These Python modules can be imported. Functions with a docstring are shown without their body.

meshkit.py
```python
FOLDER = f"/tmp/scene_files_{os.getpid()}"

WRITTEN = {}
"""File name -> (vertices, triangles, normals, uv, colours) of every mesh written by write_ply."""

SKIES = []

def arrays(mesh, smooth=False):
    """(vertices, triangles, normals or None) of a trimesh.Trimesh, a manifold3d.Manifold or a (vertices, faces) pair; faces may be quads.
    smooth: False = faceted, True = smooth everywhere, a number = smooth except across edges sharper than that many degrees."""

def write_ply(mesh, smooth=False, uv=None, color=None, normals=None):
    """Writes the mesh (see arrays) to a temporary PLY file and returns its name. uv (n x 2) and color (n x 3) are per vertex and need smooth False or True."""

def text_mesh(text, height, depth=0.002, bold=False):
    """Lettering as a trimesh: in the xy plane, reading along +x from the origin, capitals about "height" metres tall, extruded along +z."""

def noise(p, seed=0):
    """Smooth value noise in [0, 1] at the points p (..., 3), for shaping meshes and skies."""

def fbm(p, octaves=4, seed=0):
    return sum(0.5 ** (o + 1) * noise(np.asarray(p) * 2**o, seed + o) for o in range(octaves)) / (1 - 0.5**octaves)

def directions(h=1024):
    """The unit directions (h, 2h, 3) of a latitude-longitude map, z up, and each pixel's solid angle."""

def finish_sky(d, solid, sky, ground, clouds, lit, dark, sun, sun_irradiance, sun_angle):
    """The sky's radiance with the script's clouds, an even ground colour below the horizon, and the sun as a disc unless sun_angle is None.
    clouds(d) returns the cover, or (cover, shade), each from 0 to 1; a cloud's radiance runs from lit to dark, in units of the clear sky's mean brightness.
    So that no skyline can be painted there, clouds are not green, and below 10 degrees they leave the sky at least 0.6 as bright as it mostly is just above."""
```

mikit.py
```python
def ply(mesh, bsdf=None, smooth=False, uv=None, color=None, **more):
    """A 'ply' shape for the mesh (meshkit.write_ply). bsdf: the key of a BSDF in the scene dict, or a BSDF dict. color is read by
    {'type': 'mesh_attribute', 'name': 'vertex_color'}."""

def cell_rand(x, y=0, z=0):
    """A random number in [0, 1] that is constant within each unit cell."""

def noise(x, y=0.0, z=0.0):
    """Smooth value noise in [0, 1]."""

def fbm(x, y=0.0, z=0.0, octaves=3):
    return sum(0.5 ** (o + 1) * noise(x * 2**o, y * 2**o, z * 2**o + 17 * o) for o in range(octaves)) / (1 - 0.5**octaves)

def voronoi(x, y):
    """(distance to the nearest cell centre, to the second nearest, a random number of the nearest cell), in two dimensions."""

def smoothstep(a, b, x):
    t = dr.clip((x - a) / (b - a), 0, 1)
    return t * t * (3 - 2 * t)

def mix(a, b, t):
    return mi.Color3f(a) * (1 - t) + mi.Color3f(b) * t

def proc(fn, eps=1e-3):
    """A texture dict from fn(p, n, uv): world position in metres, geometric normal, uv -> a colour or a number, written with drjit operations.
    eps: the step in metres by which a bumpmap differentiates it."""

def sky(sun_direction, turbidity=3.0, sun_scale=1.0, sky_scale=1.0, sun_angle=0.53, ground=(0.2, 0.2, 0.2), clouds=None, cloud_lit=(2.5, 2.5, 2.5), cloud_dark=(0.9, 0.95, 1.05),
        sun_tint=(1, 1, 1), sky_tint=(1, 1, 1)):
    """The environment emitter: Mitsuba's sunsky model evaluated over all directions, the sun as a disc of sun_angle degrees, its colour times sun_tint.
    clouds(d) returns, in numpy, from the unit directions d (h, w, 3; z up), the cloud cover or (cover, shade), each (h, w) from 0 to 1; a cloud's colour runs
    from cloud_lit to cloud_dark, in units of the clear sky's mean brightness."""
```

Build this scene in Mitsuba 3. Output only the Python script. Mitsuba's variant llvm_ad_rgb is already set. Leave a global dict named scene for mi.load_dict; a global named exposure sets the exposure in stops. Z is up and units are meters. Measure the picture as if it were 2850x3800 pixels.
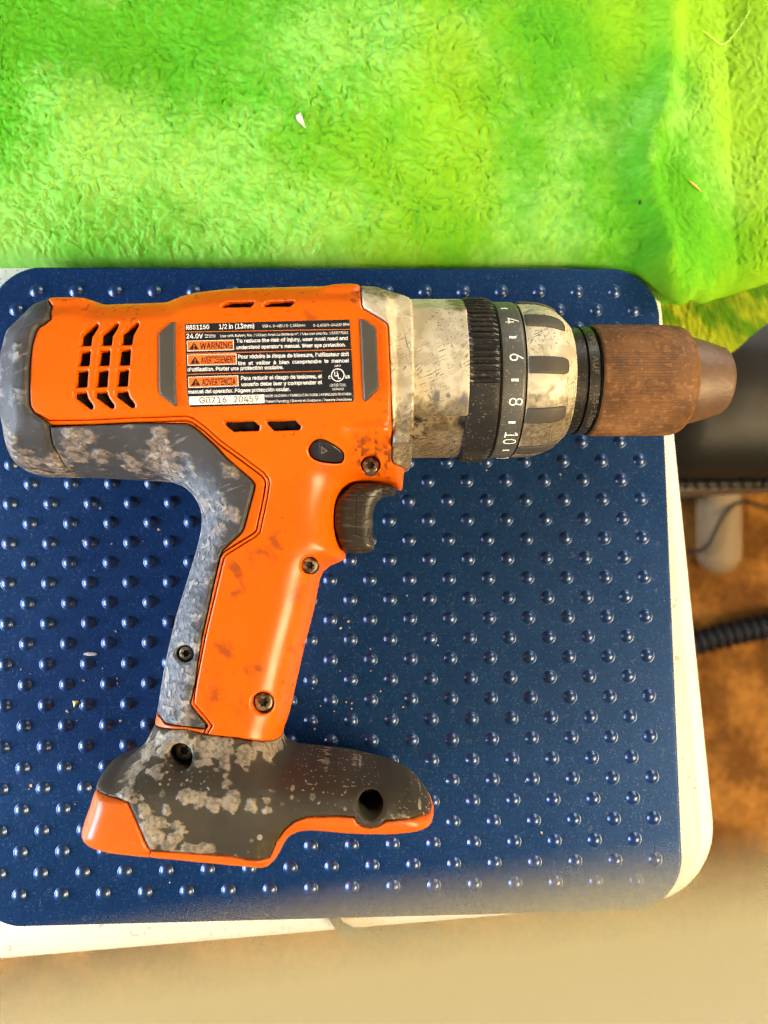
"""Worn orange cordless drill lying on a blue studded board, green plush blanket behind it."""
import math
import numpy as np, trimesh, drjit as dr, mitsuba as mi, mikit, meshkit, shapely
from mikit import proc, noise, fbm, smoothstep, mix, voronoi, cell_rand
from scipy.spatial import Delaunay
from scipy.spatial.transform import Rotation
from scipy.ndimage import gaussian_filter, map_coordinates
from shapely.geometry import Polygon, LineString, Point, box
from shapely.ops import unary_union

T = mi.ScalarTransform4f
scene, labels = {}, {}

# ------------------------------------------------------------------ camera, light, exposure
F = 2700.0                                            # focal length in pixels of a 2850 x 3800 frame
CAM = np.array([12.88, 3.74, 294.97])                 # millimetres; the board's surface is z = 0
RM = Rotation.from_rotvec([-0.0796673, -0.0304625, -0.0091975]).as_matrix() @ np.diag([1, -1, -1.0])
fwd, up = RM.T @ [0, 0, 1], RM.T @ [0, -1, 0]
scene['camera'] = {'type': 'thinlens', 'fov': 2 * math.degrees(math.atan(1425 / F)), 'fov_axis': 'x',
                   'to_world': T().look_at(origin=(CAM / 1000).tolist(), target=((CAM + 100 * fwd) / 1000).tolist(), up=up.tolist()),
                   'aperture_radius': 0.0018, 'focus_distance': 0.258, 'near_clip': 0.002, 'far_clip': 20.0}
exposure = 0.0


def area_light(name, pos, aim, w, h, rgb):
    scene[name] = {'type': 'rectangle', 'to_world': T().look_at(origin=pos, target=aim, up=[0, 0.1, 1]).scale([w / 2, h / 2, 1]),
                   'emitter': {'type': 'area', 'radiance': {'type': 'rgb', 'value': rgb}}}


area_light('warm_window__pane', [1.19, -0.56, 0.92], [0, 0, 0], 0.78, 0.66, [34.0, 25.5, 14.2])
labels['warm_window'] = {'label': 'warm bright window high to the right of the table', 'category': 'window'}
for yy in (-0.56, 0.02):                              # two panes with a bar between them
    area_light('cool_window__pane' + ('' if yy < -0.3 else '_001'), [-1.5, yy, 0.44], [0, yy, 0.02], 0.62, 0.62, [22.0, 25.5, 31.0])
area_light('pale_window__pane', [0.95, 1.10, 0.62], [0, 0, 0], 0.70, 0.62, [10.5, 10.5, 9.6])
labels['pale_window'] = {'label': 'pale daylight window to the upper right beyond the blanket', 'category': 'window'}
labels['cool_window'] = {'label': 'cool bright window low to the left of the table', 'category': 'window'}
scene['room_light'] = {'type': 'constant', 'radiance': {'type': 'rgb', 'value': [0.16, 0.155, 0.14]}}


# ------------------------------------------------------------------ helpers
def U(px, py, z):
    """Pixels of the photograph to points on the level z (mm)."""
    px, py = np.asarray(px, float), np.asarray(py, float)
    d = np.stack([(px - 1425) / F, (py - 1900) / F, np.ones_like(px)], -1) @ RM
    t = (np.asarray(z, float) - CAM[2]) / d[..., 2]
    return CAM[:2] + d[..., :2] * t[..., None]


def Up(pts, z):
    pts = np.asarray(pts, float)
    return U(pts[:, 0], pts[:, 1], z)


def PX(p):
    c = (np.asarray(p, float) - CAM) @ RM.T
    return np.stack([1425 + F * c[..., 0] / c[..., 2], 1900 + F * c[..., 1] / c[..., 2]], -1)


def add(key, mesh, bsdf, smooth=35, label=None, category=None, group=None, kind=None, to_world=None):
    base, n = key, 0
    while key in scene:
        n += 1
        key = f'{base}_{n:03d}'
    if isinstance(mesh, dict):
        d = dict(mesh)
    else:
        if isinstance(mesh, tuple):
            mesh = trimesh.Trimesh(np.asarray(mesh[0], float), np.asarray(mesh[1]), process=False)
        mesh = mesh.copy()
        mesh.vertices = mesh.vertices / 1000.0
        d = mikit.ply(mesh, bsdf, smooth=smooth)
    if to_world is not None:
        d['to_world'] = to_world
    scene[key] = d
    tag(key, label, category, group, kind)
    return key


def tag(key, label=None, category=None, group=None, kind=None):
    e = {k: v for k, v in dict(label=label, category=category, group=group, kind=kind).items() if v}
    if e:
        labels[key] = e


def cat(ms):
    return trimesh.util.concatenate(ms)


def resample(ring, step):
    ls = LineString(ring)
    n = max(8, int(ls.length / step))
    # keep the corners: densify each segment
    return np.array(shapely.segmentize(ls, step).coords)[:-1]


def chaikin(pts, n=1, closed=True):
    p = np.asarray(pts, float)
    for _ in range(n):
        q = np.roll(p, -1, 0) if closed else p[1:]
        a = p if closed else p[:-1]
        m = np.empty((2 * len(a), 2))
        m[0::2], m[1::2] = 0.75 * a + 0.25 * q, 0.25 * a + 0.75 * q
        p = m if closed else np.vstack([p[:1], m, p[-1:]])
    return p


def triangulate(poly, step=1.2, edge=0.5, insets=(0.15, 0.4, 0.8)):
    """(points, triangles, distance to the outline) of a shapely polygon, dense near its outline."""
    P = [resample(r.coords, edge) for r in [poly.exterior, *poly.interiors]]
    for i in insets:
        g = poly.buffer(-i)
        for q in getattr(g, 'geoms', [g]):
            if not q.is_empty:
                P += [resample(r.coords, edge * 1.15) for r in [q.exterior, *q.interiors]]
    x0, y0, x1, y1 = poly.bounds
    gx, gy = np.meshgrid(np.arange(x0, x1 + step, step), np.arange(y0, y1 + step, step))
    gx[1::2] += step / 2
    g = np.stack([gx.ravel(), gy.ravel()], 1)
    inner = poly.buffer(-(max(insets) if insets else 0) - step * 0.45)
    g = g[shapely.contains_xy(inner, g[:, 0], g[:, 1])] if not inner.is_empty else g[:0]
    pts = np.vstack(P + [g])
    pts = pts[np.unique(np.round(pts, 4), axis=0, return_index=True)[1]]
    tri = Delaunay(pts).simplices
    a, b, c = pts[tri[:, 0]], pts[tri[:, 1]], pts[tri[:, 2]]
    cen = (a + b + c) / 3
    area = (b[:, 0] - a[:, 0]) * (c[:, 1] - a[:, 1]) - (b[:, 1] - a[:, 1]) * (c[:, 0] - a[:, 0])
    ok = shapely.contains_xy(poly, cen[:, 0], cen[:, 1]) & (np.abs(area) > 1e-5)
    tri, area = tri[ok], area[ok]
    tri[area < 0] = tri[area < 0][:, ::-1]
    dist = shapely.distance(shapely.points(pts), poly.boundary)
    return pts, tri, dist


def solid(pts, tri, ztop, zbot):
    """Closed mesh between a top and a bottom sheet over the same triangles."""
    n = len(pts)
    V = np.vstack([np.column_stack([pts, ztop]), np.column_stack([pts, zbot])])
    e = np.vstack([tri[:, [0, 1]], tri[:, [1, 2]], tri[:, [2, 0]]])
    key = e[:, 0].astype(np.int64) * n + e[:, 1]
    rev = e[:, 1].astype(np.int64) * n + e[:, 0]
    b = e[~np.isin(key, rev)]
    walls = np.vstack([np.column_stack([b[:, 0], b[:, 0] + n, b[:, 1]]), np.column_stack([b[:, 1], b[:, 0] + n, b[:, 1] + n])])
    f = np.vstack([tri, tri[:, ::-1] + n, walls])
    m = trimesh.Trimesh(V, f, process=False)
    m.remove_unreferenced_vertices()
    return m


def drop(dist, b):
    t = np.clip(dist / b, 0, 1)
    return b * (1 - np.sqrt(np.clip(1 - (1 - t) ** 2, 0, 1)))


def tube(path, r, sides=14, taper=None, caps=True):
    path = np.asarray(path, float)
    r = np.broadcast_to(np.asarray(r, float), (len(path),))
    tan = np.gradient(path, axis=0)
    tan /= np.linalg.norm(tan, axis=1, keepdims=True)
    ref = np.array([0, 0, 1.0]) if abs(tan[0, 2]) < 0.9 else np.array([1.0, 0, 0])
    V = []
    for i in range(len(path)):
        a = np.cross(tan[i], ref); a /= np.linalg.norm(a)
        b = np.cross(tan[i], a)
        ref = np.cross(a, tan[i]) * -1 if False else ref
        th = np.arange(sides) / sides * 2 * np.pi
        V.append(path[i] + r[i] * (np.cos(th)[:, None] * a + np.sin(th)[:, None] * b))
    V = np.vstack(V + [path[:1], path[-1:]])
    fs, n = [], len(path)
    for i in range(n - 1):
        k = np.arange(sides); k2 = (k + 1) % sides
        fs.append(np.column_stack([i * sides + k, i * sides + k2, (i + 1) * sides + k]))
        fs.append(np.column_stack([i * sides + k2, (i + 1) * sides + k2, (i + 1) * sides + k]))
    k = np.arange(sides); k2 = (k + 1) % sides
    fs.append(np.column_stack([k2, k, np.full(sides, n * sides)]))
    fs.append(np.column_stack([(n - 1) * sides + k, (n - 1) * sides + k2, np.full(sides, n * sides + 1)]))
    m = trimesh.Trimesh(V, np.vstack(fs), process=False)
    if m.volume < 0:
        m.invert()
    return m


def spline(pts, n=60):
    from scipy.interpolate import splprep, splev
    p = np.asarray(pts, float)
    t, _ = splprep(p.T, s=0, k=min(3, len(p) - 1))
    return np.array(splev(np.linspace(0, 1, n), t)).T


def rgb(v):
    return {'type': 'rgb', 'value': list(v)}


def plain(name, color, rough=0.5, metallic=0.0, spec=0.5, **more):
    scene[name] = {'type': 'twosided', 'bsdf': {'type': 'principled', 'base_color': rgb(color) if not isinstance(color, dict) else color, 'roughness': rough, 'metallic': metallic, 'specular': spec, **more}}


def bumped(name, fn, scale, inner, eps=2e-4):
    scene[name] = {'type': 'twosided', 'bsdf': {'type': 'bumpmap', 'arbitrary': proc(fn, eps), 'scale': scale, 'bsdf': inner}}


# ------------------------------------------------------------------ materials (p in metres -> mm)
def gn(x, y, z=0.0, octaves=4):
    """fbm whose octaves are turned against each other, so that no grid shows."""
    t, a = 0.0, 0.5
    for o in range(octaves):
        t = t + a * noise(x, y, z)
        x, y, z = 2.03 * (0.76 * x + 0.65 * y) + 3.1, 2.03 * (-0.65 * x + 0.76 * y) + 1.7, 2.0 * z + 5.3
        a *= 0.5
    return t / (1 - 0.5 ** octaves)


def blobs(spots, x, y, wob):
    """Stains of their own shape: strongest of several round spots (px, py, radius mm, z) broken up by noise."""
    m = mi.Float(0)
    for (px, py, r, z) in spots:
        c = U(px, py, z)
        d = dr.sqrt(dr.square(x - float(c[0])) + dr.square(y - float(c[1]))) / float(r)
        m = dr.maximum(m, smoothstep(1.15, 0.5, d + wob))
    return m


ZT = 66.0
ORANGE = (0.66, 0.101, 0.0010)


def orange_color(p, n, uv):
    x, y, z = p.x * 1000, p.y * 1000, p.z * 1000
    w = (gn(x * 0.22, y * 0.22, z * 0.22, 4) - 0.5) * 1.5
    fine = gn(x * 0.9, y * 0.9, 3.0, 3)
    soft = gn(x * 0.30 + y * 0.12, y * 0.22, 5.0, 4)
    smear = blobs([(1365, 1655, 6.5, ZT), (1435, 1690, 5.5, 60), (1225, 1700, 3, 60), (1330, 1130, 4, 58)], x, y, w) * smoothstep(0.42, 0.66, fine) * 0.75
    scuff = blobs([(875, 2170, 5, 55), (1010, 2030, 5, 55), (830, 2410, 5, 54), (840, 2600, 6, 54), (890, 2650, 5, 52), (940, 2500, 4, 54), (1085, 2215, 4, 52), (860, 2080, 6, 56)], x, y, w) * smoothstep(0.47, 0.68, soft) * 0.55
    edge = blobs([(1310, 1132, 4, 60), (760, 1115, 3, 56), (1150, 1182, 3, ZT)], x, y, w) * smoothstep(0.5, 0.7, soft) * 0.4
    pit = smoothstep(0.84, 0.89, noise(x * 0.9, y * 0.9, 5.0)) * smoothstep(0.62, 0.78, noise(x * 0.10, y * 0.10, 9.0)) * 0.45
    base = mix(ORANGE, (0.69, 0.112, 0.001), gn(x * 0.05, y * 0.05, 0.0, 2))
    scr = smoothstep(0.86, 0.93, noise((x * 0.8 + y * 0.6) * 0.16, (y * 0.8 - x * 0.6) * 2.2, 3.0)) * smoothstep(0.5, 0.7, noise(x * 0.07, y * 0.07, 6.0)) * 0.3
    c = mix(base, (0.06, 0.028, 0.012), dr.minimum(smear + scuff + edge + scr, 0.75))
    return mix(c, (0.10, 0.03, 0.01), pit)


def orange_rough(p, n, uv):
    x, y = p.x * 1000, p.y * 1000
    return 0.22 + 0.16 * gn(x * 0.25, y * 0.25, 1.0, 3)


def micro(p, n, uv):
    x, y, z = p.x * 1000, p.y * 1000, p.z * 1000
    return noise(x * 3.0, y * 3.0, z * 3.0)


scene['orange_plastic'] = {'type': 'twosided', 'bsdf': {'type': 'bumpmap', 'arbitrary': proc(micro, 1e-4), 'scale': 0.000018, 'bsdf': {
    'type': 'principled', 'base_color': proc(orange_color), 'roughness': proc(orange_rough), 'specular': 0.36}}}
plain('orange_trim', (0.62, 0.110, 0.008), 0.34, 0, 0.4)

GRIP_WORN = [(690, 1850, 9, 52), (745, 1990, 9, 52), (800, 1900, 7, 54), (700, 2130, 9, 50), (680, 2260, 9, 50), (660, 2380, 9, 50), (650, 2480, 9, 50), (640, 2580, 9, 50), (640, 1800, 10, 54), (730, 2100, 7, 52), (22, 1300, 6, 50), (18, 1450, 6, 50), (45, 1225, 6, 52), (105, 1165, 4, 54), (25, 1600, 6, 48), (20, 1380, 5, 50), (85, 1330, 3, 62), (80, 1480, 3, 62)]
GRIP_TAN = [(590, 1620, 4.1, 64), (560, 1640, 3.3, 63), (270, 1640, 4.9, 62), (310, 1610, 3.3, 63), (360, 1690, 3.3, 55), (560, 1700, 4.9, 58), (620, 1720, 4.9, 56), (480, 1720, 3.3, 54), (845, 1740, 3.3, 58), (850, 1900, 3.3, 56), (800, 1960, 2.5, 55), (60, 1640, 4.9, 52), (110, 1710, 4.9, 50), (200, 1720, 4.1, 50),
            (20, 1250, 3.3, 46), (80, 1185, 3.3, 50), (12, 1420, 2.9, 46), (640, 1740, 4.1, 54), (640, 2610, 3.3, 50), (690, 2650, 4.1, 50), (20, 1540, 3.3, 46), (5, 1340, 3.3, 44), (745, 1870, 4.1, 54)]


def crust(p):
    x, y, z = p.x * 1000, p.y * 1000, p.z * 1000
    w = (gn(x * 0.34 + 0.12 * y, y * 0.38, z * 0.33, 6) - 0.5) * 2.6
    return x, y, z, w


def grip_color(p, n, uv):
    x, y, z, w = crust(p)
    fine = gn(x * 0.8, y * 0.9, z * 0.6, 4)
    dark = mix((0.024, 0.022, 0.021), (0.050, 0.047, 0.045), gn(x * 0.10, y * 0.12, z * 0.1, 4))
    worn = blobs(GRIP_WORN, x, y, w * 0.8)
    scuff = smoothstep(0.80, 0.92, noise((x + 0.4 * y) * 0.22, (y - 0.4 * x) * 1.9, z * 0.4)) * smoothstep(0.4, 0.6, noise(x * 0.09, y * 0.09, 4.0))
    c = mix(dark, mix((0.070, 0.073, 0.080), (0.165, 0.165, 0.168), smoothstep(0.3, 0.7, fine)), worn * 0.9)
    tan = blobs(GRIP_TAN, x, y, w) * (0.35 + 0.65 * smoothstep(0.36, 0.58, fine))
    c = mix(c, mix((0.13, 0.088, 0.058), (0.29, 0.225, 0.17), gn(x * 0.3, y * 0.4, 7.0, 3)), tan * 0.85)
    flake = smoothstep(0.56, 0.68, gn(x * 0.5 + 9, y * 0.5, z * 0.4, 5)) * dr.maximum(worn, tan)
    c = mix(c, (0.33, 0.295, 0.25), flake * 0.8)
    c = mix(c, (0.20, 0.185, 0.165), scuff * 0.55)
    pits = smoothstep(0.64, 0.76, gn(x * 0.9, y * 0.9, z * 0.5, 2)) * worn
    return mix(c, (0.030, 0.028, 0.028), pits * 0.7)


def grip_relief(p, n, uv):
    x, y, z, w = crust(p)
    m = dr.maximum(blobs(GRIP_WORN, x, y, w * 0.7), blobs(GRIP_TAN, x, y, w))
    flake = smoothstep(0.5, 0.66, gn(x * 0.5 + 9, y * 0.5, z * 0.4, 5))
    return m * (0.7 * gn(x * 1.1, y * 1.1, z * 1.1, 3) + 0.6 * flake) + 0.12 * noise(x * 2.2, y * 2.2, z * 2.2)


bumped('grip_rubber', grip_relief, 0.0006, {'type': 'principled', 'base_color': proc(grip_color), 'roughness': 0.58, 'specular': 0.45})

FOOT_TAN = [(540, 3010, 3.2, 66), (575, 3050, 4.8, 66), (600, 3090, 4.8, 66), (640, 3110, 4.8, 66), (690, 3150, 4.0, 64), (755, 3155, 4.0, 64), (545, 3090, 2.4, 66), (620, 3005, 2.0, 66), (480, 2930, 3.2, 64), (508, 2960, 1.6, 64), (765, 2765, 5.6, 56), (830, 2790, 4.0, 58),
            (960, 2755, 3.2, 54), (1020, 2765, 4.0, 52), (690, 2740, 4.0, 50), (570, 2780, 4.0, 48), (620, 2760, 4.0, 50), (590, 2850, 2.4, 58), (490, 2875, 3.2, 62), (700, 2960, 3.2, 66), (740, 2965, 3.2, 66), (790, 2985, 3.2, 66), (850, 2985, 3.2, 66), (880, 2960, 2.4, 66), (935, 2985, 2.4, 66), (995, 2965, 2.4, 66), (1000, 3005, 2.0, 66),
            (835, 2902, 2.0, 66), (1210, 2806, 2.0, 42), (1320, 2826, 1.6, 42), (1480, 3030, 3.2, 55), (1000, 2800, 2.4, 56), (900, 2800, 3.2, 58)]


def foot_color(p, n, uv):
    x, y, z, w = crust(p)
    fine = gn(x * 0.7, y * 0.7, z * 0.6, 4)
    c = mix((0.034, 0.027, 0.016), (0.060, 0.048, 0.028), gn(x * 0.1, y * 0.1, 0.0, 3))
    tan = smoothstep(0.25, 0.75, blobs(FOOT_TAN, x, y, w + 0.25 * (fine - 0.5))) * (0.5 + 0.5 * smoothstep(0.38, 0.54, gn(x * 1.0, y * 1.0, z, 3)))
    tc = mix((0.17, 0.13, 0.085), (0.40, 0.325, 0.22), gn(x * 0.6, y * 0.6, 7.0, 3))
    c = mix(c, tc, tan * 0.92)
    f1, f2, r = voronoi(x * 0.17, y * 0.17)
    spot = smoothstep(0.27, 0.20, f1 + 0.10 * fine + 0.12 * r) * smoothstep(0.35, 0.5, r) * smoothstep(0.38, 0.55, noise(x * 0.03 + 4, y * 0.03))
    ring = spot * (1 - 0.55 * smoothstep(0.10, 0.05, f1))
    c = mix(c, (0.50, 0.42, 0.31), ring * 0.9)
    speck = smoothstep(0.80, 0.86, noise(0.8 * x + 0.7 * y, 0.8 * y - 0.7 * x, z)) * smoothstep(0.45, 0.7, noise(x * 0.08, y * 0.08, 2.0))
    return mix(c, (0.40, 0.34, 0.25), speck * 0.75)


def foot_relief(p, n, uv):
    x, y, z, w = crust(p)
    m = blobs(FOOT_TAN, x, y, w)
    return m * (0.4 + 0.8 * gn(x * 1.0, y * 1.0, z, 3)) + 0.10 * noise(x * 2.5, y * 2.5, z * 2.5)


bumped('foot_rubber', foot_relief, 0.00045, {'type': 'principled', 'base_color': proc(foot_color), 'roughness': 0.5, 'specular': 0.32})


def silver_color(p, n, uv):
    x, y, z = p.x * 1000, p.y * 1000, p.z * 1000
    w = (gn(x * 0.3, y * 0.3, z * 0.3, 4) - 0.5) * 1.6
    c = mix((0.50, 0.43, 0.285), (0.62, 0.55, 0.39), gn(x * 0.15, y * 0.15, z * 0.15, 3))
    # scratches: thin lines of stretched noise in two directions
    a = noise(x * 0.28 + y * 0.12, (y - 0.45 * x) * 3.6, 2.0)
    b = noise((x + 0.25 * y) * 3.4, y * 0.30, 6.0)
    patch = smoothstep(0.34, 0.56, noise(x * 0.11, y * 0.11, 1.0))
    cross = noise((x * 0.7 + y) * 0.33, (y * 0.7 - x) * 2.6, 9.0)
    scr = dr.maximum(dr.maximum(smoothstep(0.76, 0.88, a), smoothstep(0.80, 0.92, b)), smoothstep(0.82, 0.92, cross)) * patch
    c = mix(c, (0.13, 0.115, 0.085), scr * 0.75)
    pit = smoothstep(0.74, 0.82, noise(x * 1.5, y * 1.5, z * 1.5)) * smoothstep(0.40, 0.65, noise(x * 0.15, y * 0.15 + 7, 3.0))
    c = mix(c, (0.14, 0.10, 0.06), pit * 0.75)
    haze_ = smoothstep(0.45, 0.62, gn(x * 0.25, y * 0.25, z * 0.25 + 4, 4))
    c = mix(c, (0.30, 0.25, 0.165), haze_ * 0.45)
    grime = blobs([(1545, 1590, 10, 60), (1590, 1575, 9, 62), (1600, 1610, 7, 58), (1660, 1590, 11, 58), (1700, 1600, 8, 56), (1720, 1550, 4, 60), (1500, 1720, 6, 40), (1730, 1480, 4, 66), (1630, 1660, 12, 46), (1560, 1680, 9, 42), (1700, 1690, 8, 40), (1490, 1690, 9, 46), (1550, 1520, 4, 66), (1400, 1100, 7, 50), (1440, 1105, 6, 52), (1710, 1135, 5, 52),
                   (1980, 1640, 14, 36), (2060, 1640, 12, 36)], x, y, w)
    c = mix(c, (0.060, 0.036, 0.014), grime * (0.45 + 0.55 * gn(x * 0.9, y * 0.9, z, 3)))
    chip = blobs([(1628, 1455, 2.0, 68), (1672, 1450, 1.2, 68), (1730, 1470, 1.8, 66)], x, y, w)
    return mix(c, (0.11, 0.11, 0.11), chip * 0.9)


def silver_relief(p, n, uv):
    x, y, z = p.x * 1000, p.y * 1000, p.z * 1000
    return gn(x * 0.9, y * 0.9, z * 0.9, 4)


bumped('silver_paint', silver_relief, 0.00012, {'type': 'principled', 'base_color': proc(silver_color), 'roughness': 0.42, 'metallic': 0.15, 'specular': 0.5})


def rust_color(p, n, uv):
    x, y, z = p.x * 1000, p.y * 1000, p.z * 1000
    a = gn(x * 0.12, y * 0.12, z * 0.12, 4)
    c = mix((0.110, 0.048, 0.017), (0.175, 0.078, 0.026), smoothstep(0.3, 0.7, a))
    grain = gn(x * 0.8, y * 0.8, z * 0.8, 3)
    c = mix(c, (0.29, 0.135, 0.045), smoothstep(0.55, 0.75, grain) * 0.5)
    dark = smoothstep(0.60, 0.75, gn(x * 0.3 + 3, y * 0.3, z * 0.3, 4))
    c = mix(c, (0.070, 0.040, 0.026), dark * 0.6)
    return mix(c, (0.30, 0.145, 0.045), smoothstep(0.60, 0.80, gn(x * 0.35, y * 0.5, 8.0, 5)) * 0.4)


def nose_color(p, n, uv):
    return mix(rust_color(p, n, uv), (0.085, 0.058, 0.042), 0.6)


def rust_relief(p, n, uv):
    x, y, z = p.x * 1000, p.y * 1000, p.z * 1000
    return gn(x * 1.2, y * 1.2, z * 1.2, 3)


bumped('rusty_steel', rust_relief, 0.00008, {'type': 'principled', 'base_color': proc(rust_color), 'roughness': 0.6, 'metallic': 0.1, 'specular': 0.25})
bumped('rusty_nose', rust_relief, 0.00020, {'type': 'principled', 'base_color': proc(nose_color), 'roughness': 0.48, 'metallic': 0.08, 'specular': 0.5})


def ring_color(p, n, uv):
    x, y, z = p.x * 1000, p.y * 1000, p.z * 1000
    c = mix((0.055, 0.054, 0.046), (0.085, 0.082, 0.068), gn(x * 0.2, y * 0.2, z * 0.2, 3))
    return mix(c, (0.30, 0.25, 0.17), smoothstep(0.76, 0.84, noise(x * 2.0, y * 2.0, z * 2.0)) * 0.4)


def black_color(p, n, uv):
    x, y, z = p.x * 1000, p.y * 1000, p.z * 1000
    c = mix((0.012, 0.012, 0.012), (0.028, 0.024, 0.018), gn(x * 0.25, y * 0.25, z * 0.25, 3))
    sp = smoothstep(0.78, 0.84, noise(x * 1.6, y * 1.6, z * 1.6))
    return mix(c, (0.16, 0.12, 0.08), sp * 0.6)


plain('ring_plastic', proc(ring_color), 0.42)
plain('black_plastic', proc(black_color), 0.33)
plain('pad_rubber', (0.060, 0.052, 0.038), 0.5, 0, 0.35)
plain('switch_plastic', (0.020, 0.019, 0.022), 0.24)
plain('inside_shade', (0.005, 0.004, 0.004), 0.8, 0, 0.15)
plain('well_dirt', (0.045, 0.028, 0.016), 0.6)


def screw_color(p, n, uv):
    x, y, z = p.x * 1000, p.y * 1000, p.z * 1000
    return mix((0.09, 0.065, 0.035), (0.36, 0.28, 0.17), smoothstep(0.35, 0.65, gn(x * 0.8, y * 0.8, z, 3)))


plain('screw_steel', proc(screw_color), 0.42, 0.5)
plain('socket_dark', (0.03, 0.022, 0.014), 0.6)


def trigger_color(p, n, uv):
    x, y, z = p.x * 1000, p.y * 1000, p.z * 1000
    c = mix((0.020, 0.017, 0.013), (0.040, 0.034, 0.024), gn(x * 0.15, y * 1.1, z * 0.2, 3))
    return mix(c, (0.11, 0.10, 0.075), smoothstep(0.70, 0.82, noise(x * 0.25, y * 1.8, 4.0)) * 0.35)


plain('trigger_plastic', proc(trigger_color), 0.42)
plain('crack_dark', (0.006, 0.005, 0.004), 0.8)
plain('label_black', (0.013, 0.013, 0.014), 0.32)
plain('label_print', (0.80, 0.76, 0.70), 0.4)
plain('label_orange', (0.82, 0.16, 0.015), 0.36)
plain('label_white', (0.74, 0.69, 0.60), 0.4)
plain('label_ink', (0.07, 0.06, 0.055), 0.5)
plain('number_white', (0.72, 0.70, 0.62), 0.45)
plain('faint_print', (0.10, 0.088, 0.060), 0.45)


def board_color(p, n, uv):
    x, y = p.x * 1000, p.y * 1000
    c = mix((0.0022, 0.030, 0.112), (0.0030, 0.035, 0.128), gn(x * 0.02, y * 0.02, 0.0, 3))
    c = c * (0.72 + 0.56 * noise(x * 2.2, y * 2.2, 2.0))
    fl = cell_rand(x * 3.2, y * 3.2, 1.0)
    c = mix(c, (0.20, 0.32, 0.45), smoothstep(0.965, 1.0, fl) * 0.4)
    dust = smoothstep(0.88, 0.91, noise(x * 1.0 + 3, y * 1.0, 7.0)) * 0.4
    return mix(c, (0.25, 0.25, 0.26), dust * 0.35)


def board_rough(p, n, uv):
    x, y = p.x * 1000, p.y * 1000
    return 0.40 + 0.10 * gn(x * 0.06, y * 0.06, 4.0, 3)


def flakes(p, n, uv):
    x, y = p.x * 1000, p.y * 1000
    return noise(x * 2.6, y * 2.6, p.z * 2600)


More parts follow.
